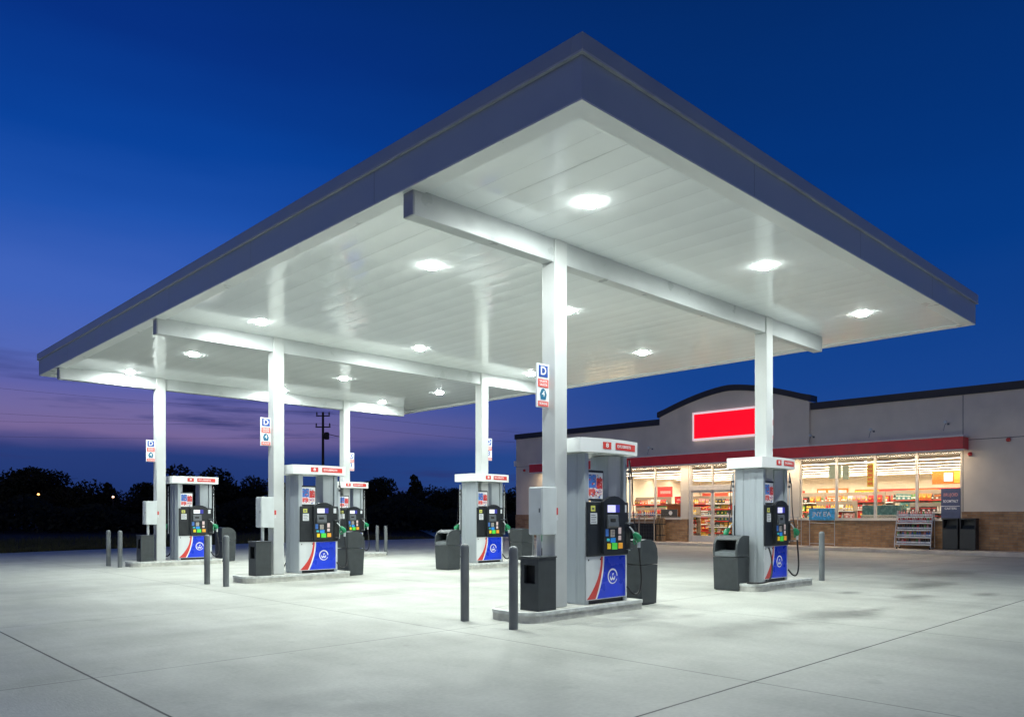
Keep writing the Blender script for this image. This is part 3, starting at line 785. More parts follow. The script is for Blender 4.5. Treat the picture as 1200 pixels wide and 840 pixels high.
# interior shell
BANDR = mat('interior_red_band', (.62, .07, .04), .5, var=.12, scale=2)
IX = 47.0
b = MB(); b.box(XF + .3, -1.68, .1, 49.98, 33.38, .16, IFLOOR); SB(b, 'interior_floor')
b = MB(); b.box(XF + .326, 8.2, 3.85, IX + .1, 29.6, 3.93, CEILM); b.box(XF + .303, 8.3, 3.842, XF + .325, 29.5, 4.2, CREAM); SB(b, 'interior_ceiling')
b = MB(); b.box(IX, 8.2, .165, IX + .1, 29.6, 3.848, CREAM); b.box(XF + .305, 8.1, .165, IX, 8.2, 3.848, CREAM); b.box(XF + .305, 29.6, .165, IX, 29.7, 3.848, CREAM); iw = SB(b, 'interior_wall')
b = MB(); b.box(IX - .02, 8.3, 2.2, IX - .002, 18.9, 3.0, BANDR); b.box(IX - .02, 22.0, 2.3, IX - .002, 29.4, 3.0, BANDR); SB(b, 'red_band', iw)

# backlit sign over the door
o = thing('shop_sign', 'glowing blank red sign with white border on the arched parapet above the door', 'sign', (XF - .16, 19.1, 5.12))
of = (XF - .16, 19.1, 5.12)
b = MB(); b.box(XF - .29, 17.17, 5.12, XF - .163, 21.03, 6.5, SIGNB); b.build('border_frame', o, .01, of)
b = MB(); b.box(XF - .296, 17.27, 5.22, XF - .2905, 20.93, 6.4, SIGNR); b.build('red_face', o, off=of)

# small wall fittings
def alarm(x, y, z, lab):
    o = thing('alarm_bell', lab, 'alarm', (x, y, z), 0, 'red alarm fittings on the shop front')
    b = MB(); b.box(-.03, -.06, -.07, -.002, .06, .07, RED); b.build('back_plate', o, .006)
    b = MB(); b.tube([(-.031, 0, 0), (-.09, 0, -.01), (-.12, 0, -.012)], [.075, .07, .04], RED, 14); b.build('dome', o)
alarm(XF, 8.94, 3.81, 'red alarm fitting tucked under the right end of the awning')
alarm(XF, 7.68, 4.27, 'red alarm fitting alone on the wall right of the awning')
alarm(XF, 32.95, 4.18, 'red alarm fitting near the left corner of the shop')
spots = [(9.7, 5.02, 'above the right end of the awning'), (12.5, 4.95, 'above the middle of the right windows'), (15.05, 4.9, 'beside the right edge of the arched parapet'), (23.6, 4.9, 'beside the left edge of the arched parapet')]
pl = None
for y, z, wh in spots:
    if pl is None:
        o = pl = thing('wall_spotlight', '', 'light', (XF, y, z), 0, 'unlit spotlights over the awning')
        b = MB(); b.box(-.02, -.05, -.05, -.002, .05, .05, GREYM); b.build('wall_plate', o)
        b = MB(); b.tube([(-.02, 0, 0), (-.3, .02, .05), (-.42, .05, -.1), (-.45, .1, -.38)], .012, GREYM, 6); b.build('arm', o)
        b = MB(); b.tube([(-.3, .02, .05), (-.38, .02, .09), (-.46, .02, .07)], [.045, .07, .08], CAB, 10); b.build('lamp_head', o)
    else:
        o = copy_tree(pl); o.location = (XF, y, z)
    o['label'] = 'small unlit wall spotlight ' + wh
    o.scale = (.75, .75, .75)
o = thing('corner_floodlight', 'pale square floodlight on the far left corner of the shop', 'light', (XF, 33.75, 4.62))
b = MB(); b.box(-.02, -.02, -.06, .04, .05, .06, GREYM); b.build('bracket', o)
b = MB(); b.prism([(-.16, -.14), (-.02, -.16), (.0, .14), (-.14, .16)], 'x', -.16, -.02, SIGNW)
bb = b.build('lamp_body', o, .01)

# ------------------------------------------------------------------ shop interior
for k in range(6):
    x = 34.3 + k * 2.25
    if k == 0:
        o = sl = thing('strip_light', 'long warm fluorescent strip on the shop ceiling, parallel to the windows', 'ceiling light', (x, 18.9, 3.848), 0, 'fluorescent strips on the shop ceiling')
        b = MB(); b.box(-.13, -10.3, -.012, .13, 10.3, 0, SIGNW); b.box(-.13, -10.3, -.075, -.115, 10.3, -.0125, SIGNW); b.box(.115, -10.3, -.075, .13, 10.3, -.0125, SIGNW); b.build('housing', o)
        b = MB(); b.box(-.1, -10.25, -.03, .1, 10.25, -.0135, TUBE); b.build('tube', o)
    else:
        o = copy_tree(sl); o.location = (x, 18.9, 3.848)

GC = {'red': (.55, .03, .03), 'orange': (.7, .2, .03), 'yellow': (.72, .5, .06), 'white': (.7, .68, .63), 'green': (.12, .3, .08), 'blue': (.06, .14, .36), 'brown': (.22, .1, .05), 'black': (.03, .03, .03), 'teal': (.08, .26, .27), 'pink': (.6, .25, .25)}
GM = {k: mat('goods_' + k, c, .4, var=.25, scale=18) for k, c in GC.items()}
SHELF = mat('shelf_white_metal', (.32, .28, .23), .45, var=.06)
SHELFD = mat('shelf_dark_metal', (.05, .05, .05), .45, var=.1)
# goods prototypes: carton, bottle, bag (origin at their base, front towards -x)
def carton(c):
    b = MB(); b.box(-.09, -.1, 0, .09, .1, .26, GM[c]); b.box(-.092, -.1, .16, -.0905, .1, .2, GM[{'red': 'yellow', 'white': 'blue', 'yellow': 'brown', 'orange': 'white', 'green': 'yellow', 'blue': 'white', 'brown': 'orange', 'teal': 'white', 'black': 'red', 'pink': 'white'}[c]]); b.box(-.092, -.05, .05, -.0905, .03, .12, LETW if c != 'white' else GM['red']); return b
def bottle(c):
    b = MB(); b.lathe([(.045, 0), (.05, .02), (.05, .16), (.035, .2), (.018, .24), (.018, .27)], (0, 0, 0), GM[c], 8); b.lathe([(.0515, .06), (.0515, .13)], (0, 0, 0), LETW, 8); b.lathe([(.021, .271), (.021, .29)], (0, 0, 0), GM['red'], 8); return b
def bag(c):
    b = MB()
    vs = [(-.02, -.1, 0), (-.02, .1, 0), (-.07, .09, .13), (-.07, -.09, .13), (-.01, -.1, .28), (-.01, .1, .28), (.02, -.1, 0), (.02, .1, 0), (.06, .09, .13), (.06, -.09, .13), (.01, -.1, .28), (.01, .1, .28)]
    b.add(vs, [(0, 3, 2, 1), (3, 4, 5, 2), (6, 7, 8, 9), (9, 8, 11, 10), (0, 6, 9, 3), (3, 9, 10, 4), (1, 2, 8, 7), (2, 5, 11, 8), (4, 10, 11, 5)], GM[c])
    b.add([(-.074, -.05, .1), (-.074, .05, .1), (-.0745, .05, .16), (-.0745, -.05, .16)], [(0, 3, 2, 1)], GM['yellow'] if c != 'yellow' else GM['red']); return b
PROTO = {}
KNAME = {'carton': ('grocery_carton', carton, 'small carton'), 'bottle': ('drink_bottle', bottle, 'drink bottle'), 'bag': ('snack_bag', bag, 'snack bag')}
def put(kind, c, loc, where, s=1.0, rz=0):
    nm, fn, word = KNAME[kind]
    if (kind, c) not in PROTO:
        o = fn(c).build(nm); PROTO[kind, c] = o
    else:
        o = PROTO[kind, c].copy(); COL.objects.link(o)
    o.location = loc; o.scale = (s, s, s); o.rotation_euler = (0, 0, rz)
    return setp(o, c + ' ' + word + ' ' + where, word, c + ' ' + word + 's ' + where)

def gondola(x, ya, yb_, h, levels, where, lab, palette, kinds=('carton', 'bag', 'bottle'), step=.24, depth=.4):
    o = thing('display_shelf', lab, 'shelf', (x, (ya + yb_) / 2, .16), 0, None)
    hy = (yb_ - ya) / 2
    b = MB(); b.box(depth - .05, -hy, 0, depth, hy, h, SHELF); b.build('back_panel', o)
    for yy in (-hy - .03, hy): 
        b = MB(); b.box(depth - .06, yy, 0, depth, yy + .03, h, SHELF); b.box(0, yy, 0, depth - .061, yy + .03, .1, SHELF); b.build('side_post', o)
    for lv in range(levels):
        z = .12 + lv * (h - .2) / levels
        b = MB(); b.box(.0, -hy, z - .025, depth - .051, hy, z, SHELF); b.box(-.012, -hy, z - .035, -.001, hy, z + .012, PRED if lv % 2 else SIGNW); b.build('shelf_board', o)
        k = rnd.choice(kinds); c = rnd.choice(palette); y = ya + .13; run = 0
        while y < yb_ - .1:
            if run <= 0: k = rnd.choice(kinds); c = rnd.choice(palette); run = rnd.randint(1, 3)
            put(k, c, (x + .14 + rnd.uniform(-.01, .03), y, .16 + z), where, rnd.uniform(.85, 1.0) * min(1.25, (h - .2) / levels / .33), rnd.uniform(-.06, .06))
            y += (step if k != 'bottle' else step * .55); run -= 1
    return o
WARM = ['red', 'orange', 'yellow', 'white', 'brown', 'pink', 'yellow', 'red']
MIXD = ['red', 'white', 'yellow', 'green', 'blue', 'brown', 'orange', 'teal', 'black']
GL = [(34.5, 21.95, 23.9, 1.75, 5, MIXD, 'low shelf of mixed groceries right behind the left window'), (34.5, 24.1, 26.0, 1.75, 5, WARM, 'low shelf behind the far left window panes'),
      (36.2, 22.3, 24.6, 2.35, 6, WARM, 'tall snack shelf in second row, left window'), (36.2, 24.9, 27.3, 2.35, 6, MIXD, 'tall mixed shelf in second row, far left window'),
      (35.0, 20.25, 21.7, 2.3, 7, MIXD, 'tall shelf seen through the left door leaf'), (35.0, 18.6, 20.1, 2.3, 7, WARM, 'tall shelf seen through the right door leaf'),
      (34.5, 13.95, 15.75, 1.95, 5, WARM, 'shelf in the right window above the blue banner'), (34.5, 9.5, 11.7, 1.85, 5, MIXD, 'shelf in the right window over the bottle rack'),
      (36.8, 13.6, 16.4, 2.4, 6, WARM, 'tall snack shelf in second row, right window'), (36.8, 10.2, 13.2, 2.45, 6, MIXD, 'tall mixed shelf in second row, right window'),
      (39.5, 11.0, 15.0, 2.5, 5, WARM, 'long shelf deep in the shop, right window'), (39.5, 17.5, 21.0, 2.5, 5, MIXD, 'long shelf deep in the shop behind the door')]
for (x, ya, yb_, h, lv, pal, lab) in GL: gondola(x, ya, yb_, h, lv, 'on the ' + lab, lab, pal, step=.205 if x < 39 else .34)
# counter with teal chiller on it
o = thing('chiller_counter', 'grey chiller counter with glass front behind the right shop windows', 'counter', (34.4, 12.75, .16))
b = MB(); b.box(0, -.85, 0, .8, .85, 1.0, mat('counter_grey', (.25, .29, .28), .4)); b.build('body', o, .01)
b = MB(); b.box(.02, -.84, 1.002, .78, .84, 1.30, mat('counter_speckle', (.3, .32, .29), .5, var=.6, scale=30)); b.build('product_tray', o)
b = MB(); b.box(.05, -.8, 1.32, .75, .8, 1.75, mat('teal_case', (.03, .1, .11), .25, var=.3, scale=8)); b.build('display_case', o, .01)
b = MB(); b.box(.0, -.86, 1.302, .8, .86, 1.318, SIGNW); b.build('counter_top', o)
# red boxes on the back wall: signboards
BW = [(9.0, 10.2, 2.2, 2.85, 'navy'), (10.3, 11.4, 2.25, 2.9, 'menu'), (11.5, 12.6, 2.25, 2.9, 'menu'), (12.8, 14.2, 2.35, 2.95, 'red'), (14.3, 15.9, 2.35, 2.95, 'orange'), (16.0, 17.4, 2.35, 2.95, 'red'), (17.5, 18.9, 2.35, 2.95, 'yellow'),
      (19.3, 21.2, 2.5, 3.1, 'orange'), (22.6, 24.0, 2.5, 2.8, 'red'), (24.1, 25.6, 2.5, 2.8, 'red'), (25.7, 27.4, 2.5, 3.1, 'orange')]
for k, (ya, yb_, za, zb, c) in enumerate(BW):
    nm = {'navy': 'dark blue notice board', 'menu': 'white menu board with red frame', 'red': 'red promotion board with white prints', 'orange': 'orange promotion board with white prints', 'yellow': 'yellow promotion board with white prints'}[c]
    o = thing('promotion_board', nm + ' on the back wall of the shop', 'board', (IX - .022, (ya + yb_) / 2, za), 0, nm + 's on the back wall')
    hy = (yb_ - ya) / 2
    b = MB(); b.box(-.05, -hy, 0, -.002, hy, zb - za, GM['red'] if c == 'menu' else GM['blue'] if c == 'navy' else GM[c]); b.build('board', o)
    for q in range(3 if c != 'menu' else 1):
        b = MB()
        w_ = 2 * hy / (3 if c != 'menu' else 1)
        a0 = -hy + q * w_ + .08
        b.box(-.056, a0, .1, -.051, a0 + w_ - .16, zb - za - .1, LETW)
        for r_ in range(4): b.box(-.06, a0 + .06, .14 + r_ * (zb - za - .25) / 4, -.057, a0 + (w_ - .3) * rnd.uniform(.4, .95), .17 + r_ * (zb - za - .25) / 4, GM[rnd.choice(['red', 'blue', 'orange', 'brown'])])
        b.build('print', o)
# hanging signs
def hang(name, lab, cat, x, y, z0, z1, hy, m, prints):
    o = thing(name, lab, cat, (x, y, z0))
    b = MB(); b.box(-.03, -hy, 0, .03, hy, z1 - z0, m); b.build('panel', o, .004)
    b = MB(); b.tube([(0, -hy * .7, z1 - z0), (0, -hy * .7, 3.84 - z0)], .004, STK, 5); b.tube([(0, hy * .7, z1 - z0), (0, hy * .7, 3.84 - z0)], .004, STK, 5); b.build('wire', o)
    if prints:
        b = MB()
        for q, (a, c_, d, e, mm) in enumerate(prints):
            if len(prints) == 2 and q == 1: b.build('print', o); b = MB()
            b.box(-.036, a, c_, -.031, d, e, mm)
        b.build('print', o)
    return o
OLIVE = mat('olive_box', (.36, .43, .34), .5)
hang('hanging_sign', 'grey green hanging panel left of a window bar in the right window', 'sign', 33.9, 14.5, 3.1, 3.7, .26, OLIVE, None)
hang('hanging_sign', 'grey green hanging panel right of a window bar in the right window', 'sign', 33.9, 14.03, 3.05, 3.62, .13, OLIVE, None)
hang('hanging_banner', 'narrow orange vertical banner hanging in the right window', 'banner', 34.2, 13.1, 2.7, 3.7, .13, GM['yellow'], [(-.1, .08 + .18 * k, .1, .2 + .18 * k, GM['orange']) for k in range(5)])
hang('hanging_banner', 'wide orange hanging banner with white disc at the right end of the window', 'banner', 34.6, 10.05, 2.75, 3.3, .72, GM['orange'], [(-.7, .04, -.1, .5, GM['yellow']), (-.05, .1, .28, .46, LETW)])
hang('hanging_banner', 'red hanging banner deep behind the left shop window', 'banner', 37, 25.6, 2.5, 3.1, .5, GM['red'], [(-.4, .2, .3, .36, GM['pink'])])
hang('hanging_banner', 'small red hanging banner behind the left shop window', 'banner', 36, 23.9, 2.15, 2.5, .35, GM['red'], [(-.25, .12, .2, .22, GM['pink'])])
# poster board standing in the window
o = thing('window_poster', 'dark blue lettered poster at the right end of the shop windows', 'poster', (XF + .045, 9.63, 1.32))
b = MB(); b.box(-.02, -.34, 0, .01, .34, 1.2, mat('poster_navy', (.07, .09, .18), .45, var=.1)); b.build('board', o, .004)
b = MB(); b.text('BRUJOID', .17, (-.021, 0, .95), (0, -1, 0), (0, 0, 1), GM['pink'], .5); b.text('BDOMTNLT', .14, (-.021, 0, .7), (0, -1, 0), (0, 0, 1), LETW, .52); b.text('CASTERS', .12, (-.021, 0, .42), (0, -1, 0), (0, 0, 1), LETW, .42)
b.box(-.0225, -.33, .5, -.0205, .33, .52, LETW); b.build('print', o)

# ------------------------------------------------------------------ goods on the pavement
ZW = .15
CHROME = mat('rack_metal', (.5, .5, .5), .35, metal=.6, var=.1)
o = thing('bottle_rack', 'slanted wire rack full of bottles on the pavement under the right window', 'rack', (32.35, 10.8, ZW))
hy = .66
for yy in (-hy, hy):
    b = MB(); b.tube([(0, yy, .06), (.05, yy, .5), (.28, yy, 1.3), (.34, yy, 1.52)], .02, CHROME, 8); b.tube([(.0, yy, .06), (.5, yy, .06), (.45, yy, 1.5)], .018, CHROME, 8); b.build('side_frame', o)
for k, z in enumerate((.18, .46, .74, 1.02, 1.26)):
    x0 = .02 + .24 * z / 1.3
    b = MB(); b.box(x0 + .02, -hy + .02, z - .015, .5, hy - .02, z, SHELFD); b.box(x0 - .01, -hy + .02, z - .03, x0 + .018, hy - .02, z + .03, CHROME); b.build('shelf', o, .003)
    n = 14
    for q in range(n):
        c = ['black', 'blue', 'black', 'red', 'pink'][k] if rnd.random() < .5 else rnd.choice(['red', 'brown', 'green', 'black', 'pink'])
        put('bottle', c, (32.35 + x0 + .10, 10.8 - hy + .09 + q * (2 * hy - .16) / (n - 1), ZW + z), 'on the wire rack outside the shop', .88)
for yy in (-hy + .05, hy - .05):
    b = MB(); b.tube([(.08, yy - .02, .035), (.08, yy + .02, .035)], .035, BLACK, 10); b.tube([(.45, yy - .02, .035), (.45, yy + .02, .035)], .035, BLACK, 10); b.build('castor', o)
for k, (y, lab) in enumerate(((9.5, 'black square litter bin beside the bottle rack'), (8.9, 'black square litter bin nearest the plain brick wall'))):
    o = thing('square_bin', lab, 'bin', (32.5, y, ZW), 0, 'black bins against the shop wall')
    b = MB(); b.box(0, -.27, .02, .42, .27, .82, DARK); b.build('body', o, .015)
    b = MB(); b.box(0, -.27, .826, .42, -.23, 1.16, DARK); b.box(0, .23, .826, .42, .27, 1.16, DARK); b.box(-.01, -.28, 1.162, .43, .28, 1.22, DARK); b.box(.38, -.229, .826, .42, .229, 1.16, DARK)
    h = b.build('hood', o, .008)
    b = MB(); b.prism([(.02, .828), (.2, .828), (.2, .95)], 'y', -.2, .2, BINM); b.build('flap', h)
# banner stand
o = thing('banner_stand', 'light metal stand with bright blue banner on the pavement', 'banner stand', (32.3, 14.38, ZW))
for yy in (-.54, .54):
    b = MB(); b.tube([(0, yy, 0), (0, yy, 1.62)], .016, CHROME, 8); b.tube([(-.2, yy, .012), (.25, yy, .012)], .014, CHROME, 6); b.build('upright', o)
b = MB(); b.tube([(0, -.54, .12), (0, .54, .12)], .014, CHROME, 6); b.tube([(0, -.54, 1.0), (0, .54, 1.0)], .012, CHROME, 6); b.build('crossbar', o)
b = MB(); b.box(-.03, -.56, 1.12, -.018, .56, 1.62, mat('banner_blue', (.07, .48, .80), .45, var=.4, scale=9)); bn = b.build('banner', o)
b = MB(); b.text("JNY E'A", .27, (-.0315, 0, 1.37), (0, -1, 0), (0, 0, 1), LETW, .82); b.build('lettering', bn)
o = thing('trolley_frame', 'thin empty metal frame left of the blue banner stand', 'frame', (32.5, 16.0, ZW))
for yy in (-.45, .45):
    for x in (0, .35): MB().tube([(x, yy, 0), (x, yy, 1.25)], .016, CHROME, 8).build('upright', o)
for z in (.2, .7, 1.25):
    b = MB()
    for x in (0, .35): b.tube([(x, -.45, z), (x, .45, z)], .012, CHROME, 6)
    for yy in (-.45, .45): b.tube([(0, yy, z), (.35, yy, z)], .012, CHROME, 6)
    b.build('rail', o)
# left: merchandise cage, crates, firewood
o = thing('merchandise_cage', 'pale framed cage with dark mesh doors under the left shop window', 'cage', (32.35, 24.0, ZW))
b = MB(); hy = .95; TAN = mat('cage_tan_frame', (.42, .36, .28), .5)
for yy in (-hy, 0, hy):
    b.box(0, yy - .025, 0, .05, yy + .025, 1.3, TAN); b.box(.5, yy - .025, 0, .55, yy + .025, 1.3, TAN)
for z in (.0, .95, 1.26):
    for (ya, yb_) in ((-hy + .026, -.026), (.026, hy - .026)): b.box(.002, ya, z, .048, yb_, z + .04, TAN)
b.build('frame', o, .004)
for yy in (-hy / 2, hy / 2):
    b = MB(); MESHD = SHELFD
    for k in range(9): b.box(.02, yy - hy / 2 + .06 + k * .1, .045, .03, yy - hy / 2 + .075 + k * .1, .945, MESHD)
    for k in range(5): b.box(.012, yy - hy / 2 + .03, .1 + k * .18, .0195, yy + hy / 2 - .03, .112 + k * .18, MESHD)
    b.build('mesh_door', o)
b = MB(); b.box(.06, -hy + .03, .03, .5, hy - .03, .9, RECESS); b.build('liner', o)
for k in range(14): put('bottle', rnd.choice(['white', 'red', 'white', 'blue']), (32.55, 23.15 + k * .125, ZW + 1.305), 'along the top of the cage by the left window', .75)
for k, y in enumerate((22.95, 22.68)):
    o = thing('firewood_bundle', ('bundle of split firewood beside the merchandise cage', 'bundle of split firewood nearest the shop door')[k], 'firewood', (32.6, y, ZW), 0, 'firewood bundles by the wall')
    W1 = mat('split_wood', (.27, .17, .09), .85, var=.35, scale=10, stretch=(6, 6, .4)) if k == 0 else W1
    b = MB()
    for q in range(5): 
        a = q * 1.3; b.tube([(.06 * math.cos(a), .07 * math.sin(a), 0), (.07 * math.cos(a + .1), .07 * math.sin(a + .1), 1.18 + .05 * math.sin(q * 3))], .055, W1, 6)
    b.build('logs', o)
    b = MB(); b.lathe([(.14, .3), (.142, .34)], (0, 0, 0), BLACK, 12); b.lathe([(.14, .85), (.142, .89)], (0, 0, 0), BLACK, 12); b.build('strap', o)
o = thing('display_crate', 'dark crate with orange and white goods behind the left window', 'crate', (33.6, 23.0, .16))
b = MB(); b.box(0, -.5, 0, .6, .5, 1.25, SHELFD); b.build('base', o, .01)
b = MB(); b.box(.0, -.5, 1.255, .05, .5, 1.62, SHELFD); b.box(.0, -.5, 1.86, .6, .5, 1.9, GM['brown']); b.box(.55, -.5, 1.252, .6, .5, 1.858, GM['orange']); b.build('front_board', o)
b = MB(); b.tube([(-.005, -.1, 1.43), (-.012, -.1, 1.43)], .11, LETW, 14); b.build('emblem', o)
o = thing('newspaper_rack', 'black wire rack of papers behind the nozzle of the nearest pump', 'rack', (32.5, 25.6, ZW))
b = MB()
for yy in (-.5, .5):
    MB().tube([(0, yy, 0), (.1, yy, 1.5)], .018, CHROME, 6).build('upright', o); MB().tube([(.4, yy, 0), (.3, yy, 1.5)], .018, CHROME, 6).build('upright', o)
for k in range(4):
    z = .25 + .32 * k; b = MB(); b.box(.02, -.49, z, .36, .49, z + .02, SHELFD); b.build('shelf', o)
    b = MB()
    for q in range(5): b.box(.05, -.46 + q * .19, z + .021, .3, -.3 + q * .19, z + .2, rnd.choice([GM['white'], GM['red'], GM['pink'], GM['black'], GM['white']]))
    b.build('paper_stack', o)

# ------------------------------------------------------------------ trees, field, pole
def crown_mesh(seed, lobes, nleaf, ls):
    r = random.Random(seed); b = MB()
    tot = sum(l[3] ** 2 for l in lobes)
    for (cx, cy, cz, rad, sq) in lobes:
        for _ in range(int(nleaf * rad ** 2 / tot)):
            while True:
                v = Vector((r.uniform(-1, 1), r.uniform(-1, 1), r.uniform(-1, 1)))
                if .05 < v.length < 1: break
            q = v.normalized() * (v.length ** .45) * (1 + .16 * math.sin(5 * v.x + 3 * v.z + seed) + r.uniform(-.12, .14))
            p = Vector((cx, cy, cz)) + Vector((q.x * rad, q.y * rad, q.z * rad * sq))
            a = Vector((r.uniform(-1, 1), r.uniform(-1, 1), r.uniform(-1, 1))).normalized(); c = a.orthogonal().normalized()
            s_ = ls * r.uniform(.5, 1.3)
            b.add([p - a * s_, p + c * s_ * .55, p + a * s_, p - c * s_ * .55], [(0, 1, 2, 3)], LEAF)
    return b
def make_tree(seed, kind):
    r = random.Random(seed); lobes = []
    if kind == 'broad':
        for k in range(11):
            a = r.uniform(0, 6.28); d = r.uniform(.3, 2.0); lobes.append((d * math.cos(a), d * math.sin(a), r.uniform(2.4, 5.4) - d * .3, r.uniform(1.0, 1.7), .85))
        h = 5
    elif kind == 'bushy':
        for k in range(9):
            a = r.uniform(0, 6.28); d = r.uniform(.3, 2.2); lobes.append((d * math.cos(a), d * math.sin(a), r.uniform(1.2, 3.2) - d * .2, r.uniform(1.0, 1.6), .8))
        h = 3
    else:
        for k in range(8):
            z = 1.2 + k * .62; lobes.append((r.uniform(-.25, .25), r.uniform(-.25, .25), z, 1.65 - .18 * k, .6))
        h = 5
    o = thing('tree', '', 'tree', (0, 0, 0), 0, 'dark trees beyond the field')
    b = MB(); b.tube([(0, 0, -.1), (.05, .02, h * .4), (0, .05, h)], [.2, .14, .04], BARK, 8)
    for k in range(6):
        a = r.uniform(0, 6.28); z = h * r.uniform(.3, .7); b.tube([(0, 0, z), (math.cos(a) * .8, math.sin(a) * .8, z + .7), (math.cos(a) * 1.6, math.sin(a) * 1.6, z + 1.1)], [.08, .05, .02], BARK, 5)
    for (lx, ly, lz, lr, lq) in lobes:
        for k in range(9):
            d = Vector((r.uniform(-1, 1), r.uniform(-1, 1), r.uniform(-.2, 1.1))).normalized(); c0 = Vector((lx, ly, lz))
            e = c0 + Vector((d.x * lr, d.y * lr, d.z * lr * lq)) * r.uniform(1.05, 1.4); m_ = c0.lerp(e, .55) + Vector((r.uniform(-.15, .15), r.uniform(-.15, .15), r.uniform(-.1, .15)))
            b.tube([c0, m_, e], [.035, .022, .009], BARK, 4)
    b.build('trunk', o)
    crown_mesh(seed, lobes, 5200, .16).build('crown', o)
    return o, max(l[2] + l[3] * l[4] for l in lobes)
PT = {('broad', 1): make_tree(11, 'broad'), ('broad', 2): make_tree(23, 'broad'), ('bushy', 1): make_tree(5, 'bushy'), ('bushy', 2): make_tree(17, 'bushy'), ('conifer', 1): make_tree(31, 'conifer')}
used = set()
TREES = [(-25, 560, 82, 'broad', 1, 'broad dark tree at the very left of the treeline'), (30, 549, 80, 'broad', 2, 'broad dark tree with tall crown behind the orange lamp'), (62, 552, 84, 'broad', 1, 'broad dark tree just right of the orange lamp'),
         (92, 564, 78, 'bushy', 1, 'rounded bushy tree sloping down from the tall left trees'), (128, 566, 85, 'conifer', 1, 'narrow pointed tree between the left trees and the far left pump'),
         (118, 577, 80, 'bushy', 2, 'low bush left of the pointed tree'), (152, 576, 80, 'bushy', 1, 'low bush right of the pointed tree'), (180, 566, 82, 'broad', 2, 'dark tree just left of the far left column'),
         (222, 545, 76, 'broad', 1, 'tall round tree right above the far left pump'), (255, 560, 80, 'broad', 2, 'dark tree right of the far left pump'), (280, 572, 84, 'bushy', 1, 'low dark tree between far left pump and middle column'),
         (302, 559, 82, 'broad', 1, 'dark tree just left of the middle row column'), (340, 566, 84, 'broad', 2, 'dark tree behind the left pump of the middle row'), (375, 568, 80, 'bushy', 2, 'dark bush below the power pole'),
         (408, 566, 84, 'broad', 1, 'dark tree behind the farthest pump'), (437, 560, 80, 'broad', 2, 'dark tree just right of the farthest pump'), (460, 572, 82, 'bushy', 1, 'low tree left of the tall round central one'),
         (487, 557, 84, 'conifer', 1, 'tall narrow tree standing out in the centre gap'), (512, 571, 80, 'bushy', 2, 'low tree right of the tall central one'), (535, 572, 86, 'broad', 2, 'dark tree left of the right pump in the middle row'),
         (565, 570, 84, 'broad', 1, 'dark tree hidden behind the right pump of the middle row'), (598, 572, 88, 'bushy', 1, 'dark tree at the left corner of the shop')]
for k, (px, ty, dep, kind, v, lab) in enumerate(TREES):
    po, ph = PT[kind, v]
    o = po if (kind, v) not in used else copy_tree(po)
    used.add((kind, v))
    h = 1.5 + (CY - ty) * dep / F_PX
    s_ = h / ph; o.location = far_spot(px, dep); o.scale = (s_ * rnd.uniform(.95, 1.25), s_ * rnd.uniform(.95, 1.25), s_); o.rotation_euler = (0, 0, rnd.uniform(0, 6.28)); o['label'] = lab
# undergrowth filling the foot of the wood
b = MB(); r = random.Random(4)
for _ in range(26000):
    px = r.uniform(-90, 640); dep = r.uniform(62, 90)
    hmax = 2.1 + 1.0 * math.sin(px * .05) * math.sin(px * .021 + 1) + (dep - 62) * .03
    p = far_spot(px, dep, r.random() ** .7 * hmax); a = Vector((r.uniform(-1, 1), r.uniform(-1, 1), r.uniform(-1, 1))).normalized(); c = a.orthogonal().normalized(); s_ = r.uniform(.12, .34)
    b.add([p - a * s_, p + c * s_ * .6, p + a * s_, p - c * s_ * .6], [(0, 1, 2, 3)], LEAF)
setp(b.build('undergrowth'), 'dark tangled undergrowth along the foot of the trees', 'undergrowth', None, 'stuff')

P0 = far_spot(378.5, 62)
o = thing('power_pole', 'dark wooden power pole with crossarms behind the farthest pump', 'power pole', P0)
b = MB(); b.tube([(0, 0, -.2), (0, 0, 9.75)], [.13, .09], POLEM, 10); b.build('pole', o)
dv = RT
for z, hw in ((9.45, .55), (8.55, .6)):
    b = MB(); a = -dv * hw; c = dv * hw
    b.tube([(a.x, a.y, z), (c.x, c.y, z)], .05, POLEM, 6); b.build('crossarm', o)
    for sgn in (-1, 1):
        b = MB(); q = dv * hw * sgn * .9; b.lathe([(.05, .07), (.07, .14), (.04, .2), (.06, .26), (.02, .32)], (q.x, q.y, z), POLEM, 8); b.build('insulator', o)
b = MB(); q = dv * .3; b.lathe([(.16, 0), (.2, .05), (.2, .5), (.14, .58)], (q.x, q.y, 7.55), POLEM, 12); b.build('transformer', o)
b = MB(); b.tube([(q.x, q.y, 8.0), (dv.x * 1.4, dv.y * 1.4, 7.75)], .03, POLEM, 5); b.lathe([(.06, 0), (.1, .06), (.02, .12)], (dv.x * 1.4, dv.y * 1.4, 7.7), POLEM, 8); b.build('bracket', o)
def wire(za, pa, zb, pb, sag, lab):
    pts = []
    for k in range(25):
        t = k / 24; p = pa.lerp(pb, t); pts.append((p.x, p.y, za + (zb - za) * t - sag * 4 * t * (1 - t)))
    setp(MB().tube(pts, .0065, WIREM, 5).build('power_line'), lab, 'cable', 'power lines crossing the dusk sky')
PL = far_spot(-420, 50); PR = far_spot(1000, 88)
wire(9.7, P0, 12.4, PL, .5, 'topmost cable from the power pole to the left'); wire(8.85, P0, 9.9, PL, .6, 'second highest cable from the power pole to the left')
wire(8.8, P0, 8.5, PL, .4, 'lower cable from the power pole to the left'); wire(7.7, P0, 7.4, PL, .4, 'lowest cable from the power pole to the left')
wire(9.7, P0, 10.2, PR, 1.1, 'upper cable from the power pole to the right'); wire(8.8, P0, 9.2, PR, 1.1, 'lower cable from the power pole to the right')
